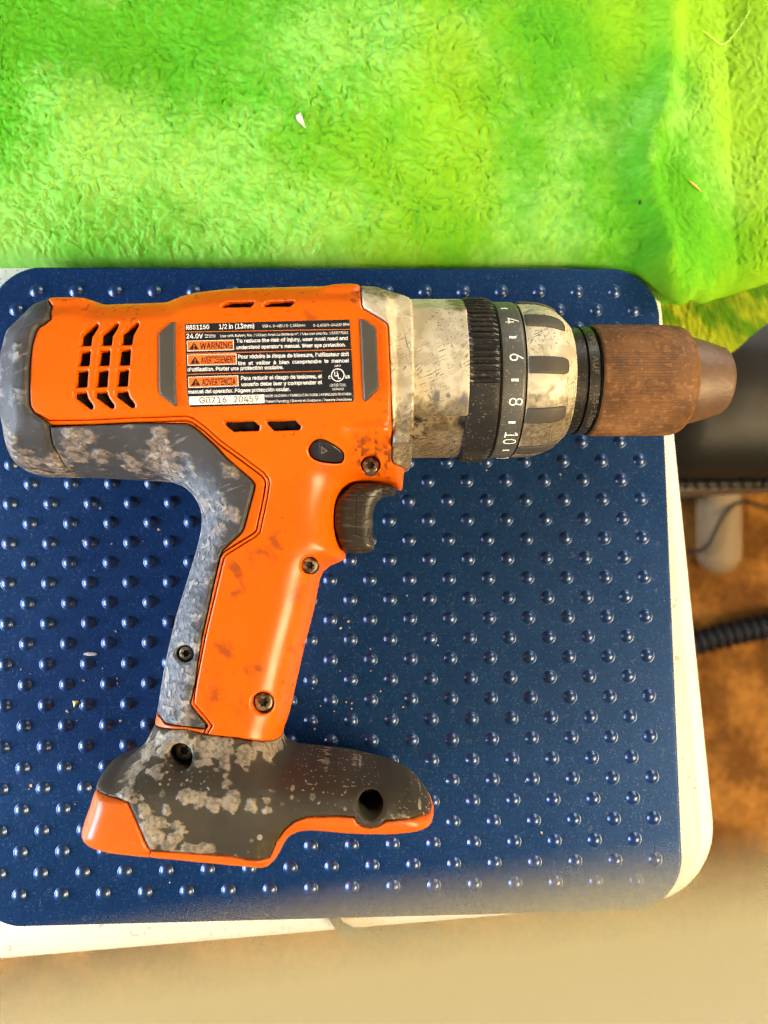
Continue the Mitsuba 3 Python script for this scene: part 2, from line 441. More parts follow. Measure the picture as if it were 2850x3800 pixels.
scene['blue_metal'] = {'type': 'twosided', 'bsdf': {'type': 'bumpmap', 'arbitrary': proc(flakes, 1e-4), 'scale': 0.000022, 'bsdf': {
    'type': 'principled', 'base_color': proc(board_color), 'roughness': proc(board_rough), 'metallic': 0.5, 'specular': 0.38}}}
plain('blue_bump', (0.003, 0.034, 0.125), 0.33, 0.35, 1.0, clearcoat=0.35, clearcoat_gloss=0.85)


def table_color(p, n, uv):
    x, y = p.x * 1000, p.y * 1000
    c = mix((0.74, 0.68, 0.57), (0.80, 0.75, 0.65), gn(x * 0.05, y * 0.05, 0.0, 3))
    sp = smoothstep(0.87, 0.92, noise(x * 0.8, y * 0.8, 3.0))
    return mix(c, (0.22, 0.14, 0.08), sp * 0.5)


def table_relief(p, n, uv):
    x, y = p.x * 1000, p.y * 1000
    return gn(x * 0.8, y * 0.8, 0.0, 3)


bumped('table_plastic', table_relief, 0.00015, {'type': 'principled', 'base_color': proc(table_color), 'roughness': 0.45, 'specular': 0.5})


def blanket_color(p, n, uv):
    x, y, z = p.x * 1000, p.y * 1000, p.z * 1000
    a = smoothstep(0.30, 0.72, gn(x * 0.022, y * 0.022, 0.0, 5) + 0.25 * (gn(x * 0.3, y * 0.3, 3.0, 3) - 0.5))
    c = mix((0.085, 0.36, 0.012), (0.25, 0.55, 0.085), a) * (0.84 + 0.32 * gn(x * 0.8, y * 0.8, 1.0, 3))
    lime = smoothstep(0.44, 0.78, gn(x * 0.020 + 2, y * 0.012, 8.0, 6) + 0.0012 * (x - 60)) * 0.6  # random lime tone; its rise to the right is warm light painted in
    return mix(c, (0.29, 0.51, 0.012), lime)


scene['green_plush'] = {'type': 'twosided', 'bsdf': {'type': 'principled', 'base_color': proc(blanket_color), 'roughness': 0.85, 'specular': 0.1, 'sheen': 0.25, 'sheen_tint': 0.8}}


def shaded_plush_color(p, n, uv):
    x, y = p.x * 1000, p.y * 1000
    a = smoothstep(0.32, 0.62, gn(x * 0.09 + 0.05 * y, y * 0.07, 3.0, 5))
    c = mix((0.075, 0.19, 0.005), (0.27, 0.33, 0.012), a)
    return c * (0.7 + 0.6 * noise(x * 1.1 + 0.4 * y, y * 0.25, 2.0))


scene['plush_shaded'] = {'type': 'twosided', 'bsdf': {'type': 'principled', 'base_color': proc(shaded_plush_color), 'roughness': 0.9, 'specular': 0.1, 'sheen': 0.3, 'sheen_tint': 0.8}}  # darker copy of the green plush: shade on the lower fold put into its colour


def carpet_color(p, n, uv):
    x, y = p.x * 1000, p.y * 1000
    a = gn(x * 0.03, y * 0.03, 0.0, 4)
    c = mix((0.10, 0.037, 0.006), (0.23, 0.094, 0.016), smoothstep(0.3, 0.7, a))
    return c * (0.6 + 0.8 * noise(x * 0.35, y * 0.35, 1.0))


plain('brown_carpet', proc(carpet_color), 0.95, 0.0, 0.1)
plain('black_leather', (0.010, 0.0095, 0.008), 0.45, 0, 0.2)
plain('black_rubber', (0.008, 0.0075, 0.007), 0.5, 0, 0.25)
plain('seat_frame', (0.05, 0.036, 0.024), 0.55)
plain('cord_grey', (0.075, 0.070, 0.052), 0.5)
plain('cream_plastic', (0.19, 0.13, 0.067), 0.6, 0, 0.2)
plain('skin', (0.90, 0.66, 0.30), 0.5, 0.0, 0.5, sheen=1.0, sheen_tint=0.3)
plain('crumb', (0.52, 0.36, 0.24), 0.8)
plain('chip_white', (0.62, 0.52, 0.46), 0.7)
plain('straw', (0.60, 0.45, 0.12), 0.7)
plain('yarn', (0.60, 0.78, 0.20), 0.8)

# ------------------------------------------------------------------ floor, table, board
FLOOR, TABLE = -450.0, -10.0
s = 4000.0
add('floor', (np.array([[-s, -s, FLOOR], [s, -s, FLOOR], [s, s, FLOOR], [-s, s, FLOOR]]), np.array([[0, 1, 2], [0, 2, 3]])), 'brown_carpet', False, kind='structure')

e0, e1 = U(2511, 1620, TABLE - 4), U(2607, 2600, TABLE - 4)
b0, b1 = U(0, 3570, TABLE - 4), U(1800, 3410, TABLE - 4)
ang = math.atan2(*(b1 - b0)[::-1]) * 0.5 + (math.atan2(*(e0 - e1)[::-1]) - math.pi / 2) * 0.5
ux, uy = np.array([math.cos(ang), math.sin(ang)]), np.array([-math.sin(ang), math.cos(ang)])
xr, yb = ((e0 + e1) / 2) @ ux, ((b0 + b1) / 2) @ uy
rect = box(xr - 520, yb, xr, yb + 420).buffer(-32).buffer(32, quad_segs=24)
tp = Polygon(np.array(rect.exterior.coords)[:, :1] * ux + np.array(rect.exterior.coords)[:, 1:] * uy)


def slab(poly, ztop, zbot, r, step=14.0, edge=2.0):
    ins = tuple(r * (1 - math.cos(a)) for a in (0.25, 0.5, 0.8, 1.1, 1.4)) + (r * 1.02,)
    pts, tri, d = triangulate(poly, step, edge, ins)
    return solid(pts, tri, ztop - drop(d, r), zbot + drop(d, r))


add('white_table__top', slab(tp, TABLE, TABLE - 26, 8), 'table_plastic', 40)
tag('white_table', 'cream white table with rounded corners under the blue board and the green blanket', 'table')
cx, cy = np.array(tp.centroid.coords[0])
for sx in (-1, 1):
    for sy in (-1, 1):
        q = np.array([cx, cy]) + sx * 205 * ux + sy * 160 * uy
        add('white_table__leg', tube([[*q, TABLE - 20], [*q, FLOOR]], 16, 24), 'table_plastic', 40)

BX, BY0, BY1 = 139.2, -131.6, 130.0
plate = box(-BX, BY0, BX, BY1).buffer(-21).buffer(21, quad_segs=24)
add('studded_board__plate', slab(plate, 0, -6.5, 1.4, 9, 1.5), 'blue_metal', 40)
tag('studded_board', 'dark blue metallic board with rows of round raised studs, lying on the white table', 'board')


def stud_mesh(r0=2.62, h=1.42, fil=0.28, seg=28):
    Rs = (r0 * r0 + h * h) / (2 * h)
    rr = list(np.linspace(0, r0 - 0.12, 8))
    prof = [(r, math.sqrt(Rs * Rs - r * r) - (Rs - h)) for r in rr]
    prof += [(r0 + 0.02, 0.06), (r0 + fil * 0.5, 0.02), (r0 + fil, 0.0)]
    prof = np.array(prof)
    V, f = [[0, 0, prof[0, 1]]], []
    th = np.arange(seg) / seg * 2 * np.pi
    for r, z in prof[1:]:
        V += np.stack([r * np.cos(th), r * np.sin(th), np.full(seg, z)], 1).tolist()
    for k in range(seg):
        f.append([0, 1 + k, 1 + (k + 1) % seg])
    for i in range(len(prof) - 2):
        a, b = 1 + i * seg, 1 + (i + 1) * seg
        for k in range(seg):
            k2 = (k + 1) % seg
            f += [[a + k, b + k, b + k2], [a + k, b + k2, a + k2]]
    return trimesh.Trimesh(np.array(V), np.array(f), process=False)


sm = stud_mesh()
sm_m = sm.copy(); sm_m.vertices = sm_m.vertices / 1000
stud = mikit.ply(sm_m, 'blue_bump', smooth=True)
SIL_PX = [(0, 1386), (5, 1309), (24, 1231), (63, 1193), (118, 1140), (137, 1123), (193, 1113), (217, 1111), (318, 1110), (357, 1120), (386, 1129), (622, 1120), (670, 1098), (741, 1081), (871, 1068), (1142, 1062), (1330, 1060),
          (1401, 1063), (1416, 1072), (1512, 1096), (1527, 1116), (1740, 1116), (1740, 1718), (1551, 1718), (1541, 1728), (1512, 1747), (1500, 1745), (1498, 1760), (1496, 1803), (1493, 1822), (1482, 1822), (1464, 1812), (1430, 1800), (1362, 1793), (1325, 1797), (1302, 1807), (1280, 1822),
          (1266, 1840), (1255, 1879), (1250, 1915), (1250, 1951), (1254, 1990), (1264, 2024), (1284, 2058), (1283, 2072), (1272, 2082), (1245, 2092), (1223, 2102), (1199, 2123), (1187, 2150), (1163, 2271), (1127, 2410), (1073, 2650), (1052, 2708),
          (1048, 2738), (1059, 2762), (1083, 2783), (1141, 2791), (1286, 2810), (1382, 2832), (1455, 2851), (1522, 2882), (1575, 2926), (1602, 2967), (1618, 3012), (1618, 3051), (1605, 3070), (1541, 3090), (1450, 3099), (1334, 3097), (1250, 3091), (1150, 3082), (1103, 3088), (1075, 3103),
          (1054, 3130), (1036, 3169), (1027, 3212), (1016, 3226), (1000, 3226), (563, 3184), (551, 3181), (431, 3169), (358, 3154), (318, 3135), (300, 3113), (300, 3090), (352, 2937), (354, 2922), (355, 2898), (370, 2868), (392, 2844), (419, 2813), (503, 2789), (533, 2762), (551, 2729),
          (573, 2690), (575, 2663), (585, 2621), (597, 2536), (620, 2416), (650, 2289), (699, 2132), (735, 2010), (745, 1960), (747, 1921), (742, 1890), (729, 1861), (708, 1830), (681, 1807), (633, 1789), (500, 1780), (299, 1769), (220, 1770), (154, 1767), (92, 1752), (55, 1720), (30, 1680), (10, 1627), (-2, 1555), (-6, 1470)]
hide = Polygon(SIL_PX).buffer(-30)
hide2 = unary_union([hide, box(1480, 1150, 2100, 1690)])
shown, rest = [], []
for v in range(31):
    for u in range(-16, 17):
        if (u + v) % 2 == 1 and (v % 2 == 0 or abs(u) <= 16):
            x, y = u * 8.0, (15 - v) * 8.0 * 0.997
            q = PX([x, y, 0])
            vis = -20 < q[0] < 2870 and not hide2.contains(Point(q))
            (shown if vis else rest).append((x, y, np.linalg.norm(np.array([x, y, 0]) - CAM)))
shown.sort(key=lambda t: t[2])
rest += shown[300:]
for x, y, _ in shown[:300]:
    add('studded_board__stud', stud, None, to_world=T().translate([x / 1000, y / 1000, 0.00001]))
ms = []
for x, y, _ in rest:
    m = sm.copy(); m.apply_translation([x, y, 0.01]); ms.append(m)
add('studded_board__far_studs', cat(ms), 'blue_bump', 40, kind='stuff')

# cord that leaves from under the board
cp = [[*U(1190, 3330, TABLE + 2), TABLE + 2.2], [*U(1232, 3395, TABLE + 2), TABLE + 2.2], [*U(1262, 3440, TABLE + 2), TABLE + 2.2], [*U(1310, 3470, TABLE + 2), TABLE + 1.0], [*U(1390, 3478, -20), -20], [*U(1480, 3470, -70), -70], [*U(1560, 3465, -170), -170], [*U(1620, 3500, -300), -300], [*U(1650, 3560, FLOOR + 3), FLOOR + 3], [*U(1900, 3600, FLOOR + 3), FLOOR + 3]]
add('grey_cord', tube(spline(cp, 90), 2.0, 14), 'cord_grey', 60, 'dark grey cord coming out from under the blue board over the table edge', 'cord')

# ------------------------------------------------------------------ blanket
EDGE = [(-300, 985), (100, 984), (600, 985), (1300, 987), (1950, 987), (2130, 990), (2230, 1004), (2310, 1026), (2380, 1066), (2425, 1105), (2460, 1124), (2500, 1133), (2540, 1130), (2570, 1108), (2620, 1112), (2670, 1096), (2740, 1080), (2850, 1048), (3100, 960)]
ew = Up(EDGE, -7.0)
ow = 16 * np.clip((ew[:, 0] - 140) / 40, 0, 1) ** 1.5
ew = np.array([U(*e, -7.0 - o) for e, o in zip(EDGE, ow)])
es = spline(ew, 240)
gx = np.arange(es[0, 0], es[-1, 0], 0.36)
ey = np.interp(gx, es[:, 0], es[:, 1])
top = U(1425, -260, 8)[1]
ROWS = 400
t = np.linspace(0, 1, ROWS) ** 1.15
X = np.repeat(gx[None], ROWS, 0)
Y = ey[None] + (top - ey[None]) * t[:, None]
D = Y - ey[None]
n3 = lambda a, b, sc, sd, o=3: meshkit.fbm(np.stack([a * sc, b * sc, np.zeros_like(a)], -1), o, sd)
wx, wy = (n3(X, Y, 0.10, 3) - 0.5) * 7, (n3(X, Y, 0.10, 4) - 0.5) * 7
rx, ry = 0.8 * X + 0.6 * Y + wx, -0.6 * X + 0.8 * Y + wy
sst_ = lambda a, b, v: np.clip((v - a) / (b - a), 0, 1)
cell = n3(rx * 0.9, ry * 0.75, 0.62, 5, 2)
ridge = cell + 0.1
lean = n3(X, Y, 0.03, 8, 2)
Z = TABLE + 13.5 * np.sqrt(np.clip(1 - (1 - np.clip(D / 11, 0, 1)) ** 2, 0, 1))
Z += 7.0 * (n3(X, Y, 0.018, 9, 2) - 0.5) * np.clip(D / 25, 0, 1) + 2.2 * (n3(X, Y, 0.06, 10, 2) - 0.5) * np.clip(D / 10, 0, 1)
fine = n3(ry, -rx, 1.05, 6, 1)
amp = np.clip(D / 3, 0.25, 1) * (0.60 + 0.7 * lean) * (1 - 0.35 * sst_(70, 140, X))
Z += amp * (0.55 * np.tanh(5.5 * (cell - 0.5)) + 0.45 * (fine - 0.5))
fold = LineString(Up([(2520, -250), (2500, 0), (2488, 220), (2462, 400), (2415, 500), (2392, 600), (2400, 720), (2440, 800), (2475, 900), (2460, 1000), (2500, 1090)], 8))
fd = shapely.distance(shapely.points(X, Y), fold)
Z += 8.5 * np.exp(-(fd / 6.5) ** 2)
for (px, py, a, r) in [(2010, 760, 3.5, 7), (2190, 900, 3.0, 8), (2040, 800, -2, 4), (2230, 330, -3.0, 14), (2300, 120, -3, 12), (1560, 230, 4.0, 22), (900, 480, -1.6, 8), (2620, 820, 3.5, 12), (2560, 1020, 4.0, 12), (2720, 980, -3.5, 10), (2700, 250, 4, 16), (2560, 640, 3, 10), (250, 350, 4, 25), (600, 160, -3, 14)]:
    c = U(px, py, 8)
    Z += a * np.exp(-((X - c[0]) ** 2 + (Y - c[1]) ** 2) / r ** 2)
ov = np.clip((X - 140) / 40, 0, 1)                              # past the table's edge the blanket sags
Z -= 16 * ov ** 1.5
V = np.stack([X, Y, Z], -1).reshape(-1, 3)
W = len(gx)
i = (np.arange(ROWS - 1)[:, None] * W + np.arange(W - 1)[None]).ravel()
Fq = np.vstack([np.stack([i, i + 1, i + W + 1], 1), np.stack([i, i + W + 1, i + W], 1)])
# tucked under edge so that the rim is rounded
rim = np.arange(W)
low = np.stack([gx, ey + 3.0, np.full(W, TABLE - 0.5) - 16 * np.clip((gx - 140) / 40, 0, 1) ** 1.5 - 3], -1)
V = np.vstack([V, low])
k = rim[:-1]
Fq = np.vstack([Fq, np.stack([k, k + 1 + ROWS * W, k + 1], 1), np.stack([k, k + ROWS * W, k + 1 + ROWS * W], 1)])
add('plush_blanket__cloth', (V, Fq), 'green_plush', True)
tag('plush_blanket', 'bright green plush blanket rumpled behind the blue board', 'blanket')
# the lower layer that hangs past the table edge
LOW = [(2420, 1040), (2440, 1180), (2480, 1240), (2590, 1262), (2715, 1318), (2790, 1262), (2850, 1205), (3050, 1060), (3050, 960), (2850, 980), (2600, 1020)]
lp = Polygon(chaikin(Up(LOW, -40), 2))
pts, tri, d = triangulate(lp, 0.7, 0.6, (0.4, 1.0, 2.0, 3.5))
nz = meshkit.fbm(np.column_stack([pts[:, 0] * 0.5, pts[:, 1] * 0.16, pts[:, 0] * 0]), 3, 21)
zz = -40 - drop(d, 4.0) - 0.25 * np.clip(pts[:, 0] - 140, 0, 60) + 2.6 * (nz - 0.5) + 5 * (meshkit.fbm(np.column_stack([pts * 0.05, pts[:, :1] * 0]), 2, 22) - 0.5)
add('plush_blanket__lower_fold', solid(pts, tri, zz, np.full(len(pts), -52.0)), 'plush_shaded', 60)

# small things caught in the blanket
def zb(px, py, lift=1.2):
    q = U(px, py, 4.0)
    j = np.argmin((X - q[0]) ** 2 + (Y - q[1]) ** 2)
    return [*q, Z.ravel()[j] + lift]
add('loose_thread', tube(spline([zb(2640, 60), zb(2690, 75), zb(2740, 78), zb(2780, 45), zb(2815, 0), zb(2850, -60)], 40), 0.22, 6), 'yarn', 60, 'pale yellow green loose thread on the blanket at the upper right', 'thread')
add('splinter', tube([zb(2555, 678), zb(2585, 684), zb(2618, 690)], [0.35, 0.5, 0.2], 6), 'straw', 60, 'thin straw coloured splinter on the right side of the green blanket', 'splinter')
q = zb(2357, 773, 0.6)
m = trimesh.creation.icosphere(2, 1.0); m.apply_scale([0.45, 1.0, 0.5]); m.apply_translation(q)
add('seed_speck', m, 'socket_dark', True, 'small dark seed on the green blanket above the drill chuck', 'seed')
q = np.array(zb(1115, 445, 0.8))
m = trimesh.convex.convex_hull(q + np.array([[0, 3, 0], [-2, 1.2, 0.2], [-1.4, -1, 0.6], [1.5, -3.4, 0.2], [2.2, -4, -0.2], [0.8, 1, 0.9]]))
add('plastic_scrap', m, 'chip_white', False, 'small pale scrap lying in the middle of the green blanket', 'scrap')

# ------------------------------------------------------------------ drill: height of the upper shell half
MID = 34.8


def sst(a, b, v):
    q = np.clip((v - a) / (b - a), 0, 1)
    return q * q * (3 - 2 * q)


PW = 2.5


def rise(d, hb, hf):
    """Height of the shell over its mid plane at the distance d from its outline; the motor body has a bevelled edge."""
    se = lambda t: (1 - (1 - np.clip(t, 0, 1)) ** PW) ** (1 / PW)
    H_ = 20.5 + 11.5 * hb + 11.5 * hf
    body = 0.68 * se(d / 5.0) + 0.28 * np.clip(d / 11.0, 0, 1) + 0.04 * np.clip(d / 18.0, 0, 1)
    return H_ * (body * hb + se(d / (17.0 - 6 * hf)) * (1 - hb))


def outline(px):
    """The shell's outline on its mid plane from its visible outline: the line of sight touches the rounded edge above the mid plane where the side faces away."""
    px = shapely.segmentize(Polygon(px).exterior, 12).coords
    px = np.array(px)[:-1]
    w = U(px[:, 0], px[:, 1], MID + 12)
    tang = np.roll(w, -2, 0) - np.roll(w, 2, 0)
    nrm = np.stack([-tang[:, 1], tang[:, 0]], 1)
    area2 = (w[:, 0] * np.roll(w[:, 1], -1) - np.roll(w[:, 0], -1) * w[:, 1]).sum()
    nrm *= -np.sign(area2) / np.linalg.norm(nrm, axis=1, keepdims=True)
    hb, hf = sst(1830, 1500, px[:, 1]), sst(2690, 2860, px[:, 1])
    slope = ((w - CAM[:2]) * nrm).sum(1) / (CAM[2] - MID - 12)
    d = np.repeat(np.linspace(0, 12, 90)[None], len(px), 0)
    h = rise(d, hb[:, None], hf[:, None])
    k = np.argmax(h * slope[:, None] - d, 1)
    h, d = h[np.arange(len(px)), k], d[np.arange(len(px)), k]
    out = U(px[:, 0], px[:, 1], MID + h) + nrm * d[:, None]
    return out


mid_sil = outline(SIL_PX)
SIL = Polygon(mid_sil).buffer(0).buffer(-1.0).buffer(2.0).buffer(-1.0)
SIL = max(getattr(SIL, 'geoms', [SIL]), key=lambda g: g.area)
G = 0.5
gx0, gy0, gx1, gy1 = (SIL.bounds[0] - 6, SIL.bounds[1] - 6, SIL.bounds[2] + 6, SIL.bounds[3] + 6)
xs, ys = np.arange(gx0, gx1, G), np.arange(gy0, gy1, G)
XX, YY = np.meshgrid(xs, ys)
pp = shapely.points(XX, YY)
shapely.prepare(SIL)
inside = shapely.contains_xy(SIL, XX, YY)
dist = shapely.distance(pp, SIL.boundary)
dist = np.where(inside, dist, -dist)
dist = gaussian_filter(dist, 1.0 / G)


def yw(py):
    return U(1000, py, MID)[1]


Hb = sst(yw(1830), yw(1500), YY)          # 1 on the motor body
Hf = sst(yw(2690), yw(2860), YY)          # 1 on the foot
hh = np.where(dist > 0, rise(np.maximum(dist, 0), Hb, Hf), 0)
hh = hh - 2.6 * sst(U(1448, 1400, MID + 32)[0], U(1462, 1400, MID + 32)[0], XX) * Hb * sst(0, 12, dist)
hh = hh - 2.0 * sst(U(1250, 2950, MID)[0], U(1620, 2950, MID)[0], XX) * Hf * sst(0, 12, dist)


def boss(poly_px, z, amount, soft=2.0):
    global hh
    P = Polygon(chaikin(Up(poly_px, z), 2))
    dd = shapely.distance(pp, P.boundary)
    ins = shapely.contains_xy(P, XX, YY)
    hh = hh + amount * sst(0, 1, np.where(ins, np.clip(dd / soft, 0, 1), 0)) * (dist > 0)


boss([(190, 1085), (190, 1182), (300, 1182), (370, 1160), (405, 1142), (370, 1110), (320, 1085)], 52, 2.2, 3.0)
boss([(1160, 1108), (1190, 1085), (1240, 1050), (1345, 1050), (1345, 1118), (1280, 1122), (1190, 1120)], 55, 2.4, 2.6)
boss([(1262, 1580), (1290, 1574), (1350, 1560), (1470, 1556), (1470, 1650), (1330, 1640), (1290, 1625), (1266, 1605)], 62, 3.0, 3.0)
hh = gaussian_filter(hh, 0.6 / G) * 1.0


def Ztop(xy):
    xy = np.asarray(xy, float)
    q = xy.reshape(-1, 2)
    c = map_coordinates(hh, [(q[:, 1] - gy0) / G, (q[:, 0] - gx0) / G], order=1, mode='nearest')
    return (MID + np.maximum(c, 0.0)).reshape(xy.shape[:-1])


def hit(pts):
    """First point of the drill's upper shell on the line of sight of each pixel (on the mid plane beside the drill)."""
    pts = np.asarray(pts, float)
    out = U(pts[:, 0], pts[:, 1], MID)
    done = np.zeros(len(pts), bool)
    for z in np.arange(MID + 42, MID, -0.25):
        q = U(pts[:, 0], pts[:, 1], z)
        now = ~done & (Ztop(q) >= z)
        out[now] = q[now]
        done |= now
    return out


D_ = 'power_drill__'


def shell(key, poly, bsdf, lift=0.0, bevel=0.7, gap=0.10, step=1.2, edge=0.5, thick=None, full=True, zf=None, **kw):
    g = poly.buffer(-gap)
    ms = []
    for q in getattr(g, 'geoms', [g]):
        if q.is_empty or q.area < 0.3:
            continue
        ins = [i for i in (0.12 * bevel, 0.35 * bevel, 0.7 * bevel, bevel)]
        pts, tri, d = triangulate(q, step, edge, tuple(ins))
        zt = Ztop(pts) + lift - drop(d, bevel)
        if zf is not None:
            zt = zt + zf(pts)
        zb_ = 2 * MID - (Ztop(pts) + lift - drop(d, bevel)) if full else zt - thick
        if full:
            zt = np.maximum(zt, MID + 0.05); zb_ = np.minimum(zb_, MID - 0.05)
        ms.append(solid(pts, tri, zt, zb_))
    return add(D_ + key, cat(ms), bsdf, kw.pop('smooth', 32), **kw)


def region(px_pts, smooth=0):
    p = hit(px_pts)
    return Polygon(chaikin(p, smooth) if smooth else p).buffer(0)


CAP_IN = [(193, 1060), (190, 1135), (186, 1183), (165, 1202), (145, 1212), (133, 1230), (125, 1251), (118, 1280), (113, 1313), (108, 1370), (107, 1434), (108, 1475), (110, 1506), (125, 1530), (178, 1569), (181, 1590), (186, 1625), (193, 1651), (217, 1690), (251, 1743), (270, 1785), (300, 1840)]
L3 = [(125, 1530), (178, 1558), (338, 1556), (482, 1549), (600, 1545), (690, 1541), (716, 1550), (760, 1582), (820, 1636), (898, 1692), (978, 1752), (996, 1775), (999, 1795), (991, 1849), (964, 1975), (950, 1990), (862, 2045), (838, 2060), (829, 2074), (765, 2343), (726, 2542), (718, 2605), (722, 2616), (762, 2662), (786, 2695), (768, 2726)]
LR = [(178, 1569), (188, 1581), (338, 1574), (530, 1567), (694, 1569), (723, 1586), (795, 1650), (838, 1698), (930, 1778), (942, 1795), (943, 1807), (903, 1960), (895, 1976), (825, 2042), (813, 2072), (747, 2373), (732, 2464), (723, 2542), (705, 2605), (708, 2621), (762, 2687), (762, 2708)]
NECK = [(500, 2680), (575, 2692), (684, 2707), (768, 2728), (883, 2740), (1043, 2734), (1120, 2725)]
FLANGE = [(1338, 1030), (1338, 1070), (1341, 1100), (1343, 1130), (1349, 1144), (1425, 1190), (1437, 1200), (1441, 1212), (1446, 1325), (1452, 1488), (1454, 1553), (1455, 1640), (1454, 1700), (1456, 1712), (1463, 1721), (1495, 1733), (1540, 1752)]
out_l, out_b = [(-200, 1900), (-200, 1000)], []

cap_p = region(CAP_IN + [(250, 1900), (-200, 1900), (-200, 1000), (193, 1000)]).intersection(SIL)
rub_p = region(LR + [(696, 2699), (612, 2687), (596, 2665), (585, 2621), (500, 2600), (400, 2000), (250, 1900)] + CAP_IN[:13:-1]).intersection(SIL).difference(cap_p)
left_side = region(L3 + [(768, 2740), (500, 2740), (300, 2000), (100, 1900), (60, 1600)])
right_cut = region(FLANGE + [(1600, 1760), (1900, 1700), (1900, 1000)])
foot_cut = region(NECK + [(1800, 2700), (1800, 3400), (100, 3400), (100, 2680)])
house_p = SIL.difference(unary_union([cap_p, left_side, right_cut, foot_cut, rub_p]))
house_p = max(getattr(house_p, 'geoms', [house_p]), key=lambda g: g.area)
band_p = SIL.difference(unary_union([cap_p, rub_p, house_p, right_cut, foot_cut])).intersection(left_side)

# openings
ZA = lambda pts: [(x / 2.07375, 1000 + y / 2.07375) for x, y in pts]       # coordinates read off enlarged crops
ZB = lambda pts: [(600 + x / 1.84333, 1000 + y / 1.84333) for x, y in pts]
vents = [[(625, 500), (725, 422), (742, 415), (755, 425), (750, 445), (705, 515), (698, 582), (618, 585)], [(607, 630), (690, 625), (680, 735), (595, 738)], [(585, 780), (672, 775), (665, 900), (575, 905)], [(570, 945), (660, 942), (672, 990), (713, 1050), (712, 1066), (695, 1072), (570, 980)],
         [(778, 495), (882, 417), (900, 410), (910, 420), (905, 440), (862, 510), (855, 580), (772, 580)], [(762, 622), (842, 620), (833, 733), (750, 735)], [(742, 778), (828, 772), (820, 898), (732, 902)], [(727, 943), (818, 940), (830, 985), (873, 1042), (872, 1060), (852, 1066), (727, 975)],
         [(935, 490), (1038, 412), (1055, 405), (1065, 415), (1060, 435), (1022, 505), (1012, 575), (930, 578)], [(918, 615), (1000, 612), (993, 730), (906, 732)], [(900, 775), (985, 770), (978, 893), (892, 897)], [(887, 938), (978, 935), (990, 980), (1033, 1038), (1032, 1055), (1010, 1060), (887, 970)]]
slots = [[(405, 250), (455, 222), (635, 219), (605, 247)], [(690, 246), (740, 219), (910, 214), (878, 244)], [(430, 1040), (625, 1035), (665, 1070), (660, 1095), (490, 1100), (450, 1068)], [(718, 1035), (910, 1030), (948, 1070), (940, 1090), (770, 1095), (735, 1060)]]
open_v = [region(ZA(v)).buffer(-0.15).buffer(0.3).buffer(-0.15) for v in vents]
open_s = [region(ZB(v)).buffer(-0.25).buffer(0.4) for v in slots]
SWITCH = [(1010, 1210), (1035, 1175), (1075, 1158), (1120, 1165), (1230, 1233), (1247, 1270), (1238, 1308), (1205, 1322), (1080, 1310), (1030, 1285), (1006, 1245)]
sw_p = Polygon(chaikin(hit(ZB(SWITCH)), 2))


def disc(px, py, r_px):
    a = np.linspace(0, 2 * np.pi, 41)[:-1]
    return region(np.column_stack([px + r_px * np.cos(a), py + r_px * np.sin(a)]))


wells = [(1376, 1719, 37), (1148, 2098, 31), (974, 2610, 40)]
well_p = [disc(*w) for w in wells]
house_open = house_p.difference(unary_union(open_v + open_s + [sw_p.buffer(0.15)] + well_p))
shell('housing', house_open, 'orange_plastic', bevel=0.9, edge=0.55)
# the second, lower edge beside the rubber
rib_p = band_p.intersection(house_p.buffer(1.25))
shell('trim_rib', rib_p, 'orange_plastic', -0.5, 0.5, 0.16)
bnd = band_p.difference(house_p.buffer(1.4))
collar = bnd.intersection(region([(450, 2600), (690, 2600), (706, 2632), (762, 2695), (800, 2710), (800, 2770), (450, 2770)]))
bnd = bnd.difference(collar)
bnd = max(getattr(bnd, 'geoms', [bnd]), key=lambda g: g.area)
shell('trim_band', bnd, 'orange_plastic', -0.9, 0.5, 0.12)
shell('neck_trim', collar, 'orange_trim', -0.3, 0.5, 0.1)
grip_well = disc(684, 2428, 31)
shell('grip_rubber', rub_p.difference(grip_well), 'grip_rubber', 0.0, 1.2, 0.14, edge=0.6)


def rough_cap(q):
    return 0.9 * (meshkit.fbm(np.column_stack([q * 0.25, q[:, :1] * 0]), 3, 31) - 0.5)


shell('rear_cap', cap_p, 'grip_rubber', 0.9, 1.6, 0.10, edge=0.7, zf=rough_cap)

# plugs for the motor just below the openings, near-black to paint the shade inside
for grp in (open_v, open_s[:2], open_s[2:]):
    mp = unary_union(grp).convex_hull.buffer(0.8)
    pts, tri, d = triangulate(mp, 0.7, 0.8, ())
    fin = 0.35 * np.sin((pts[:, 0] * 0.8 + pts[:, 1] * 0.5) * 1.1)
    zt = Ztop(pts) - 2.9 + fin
    add(D_ + 'motor', solid(pts, tri, zt, zt - 8), 'inside_shade', 30)

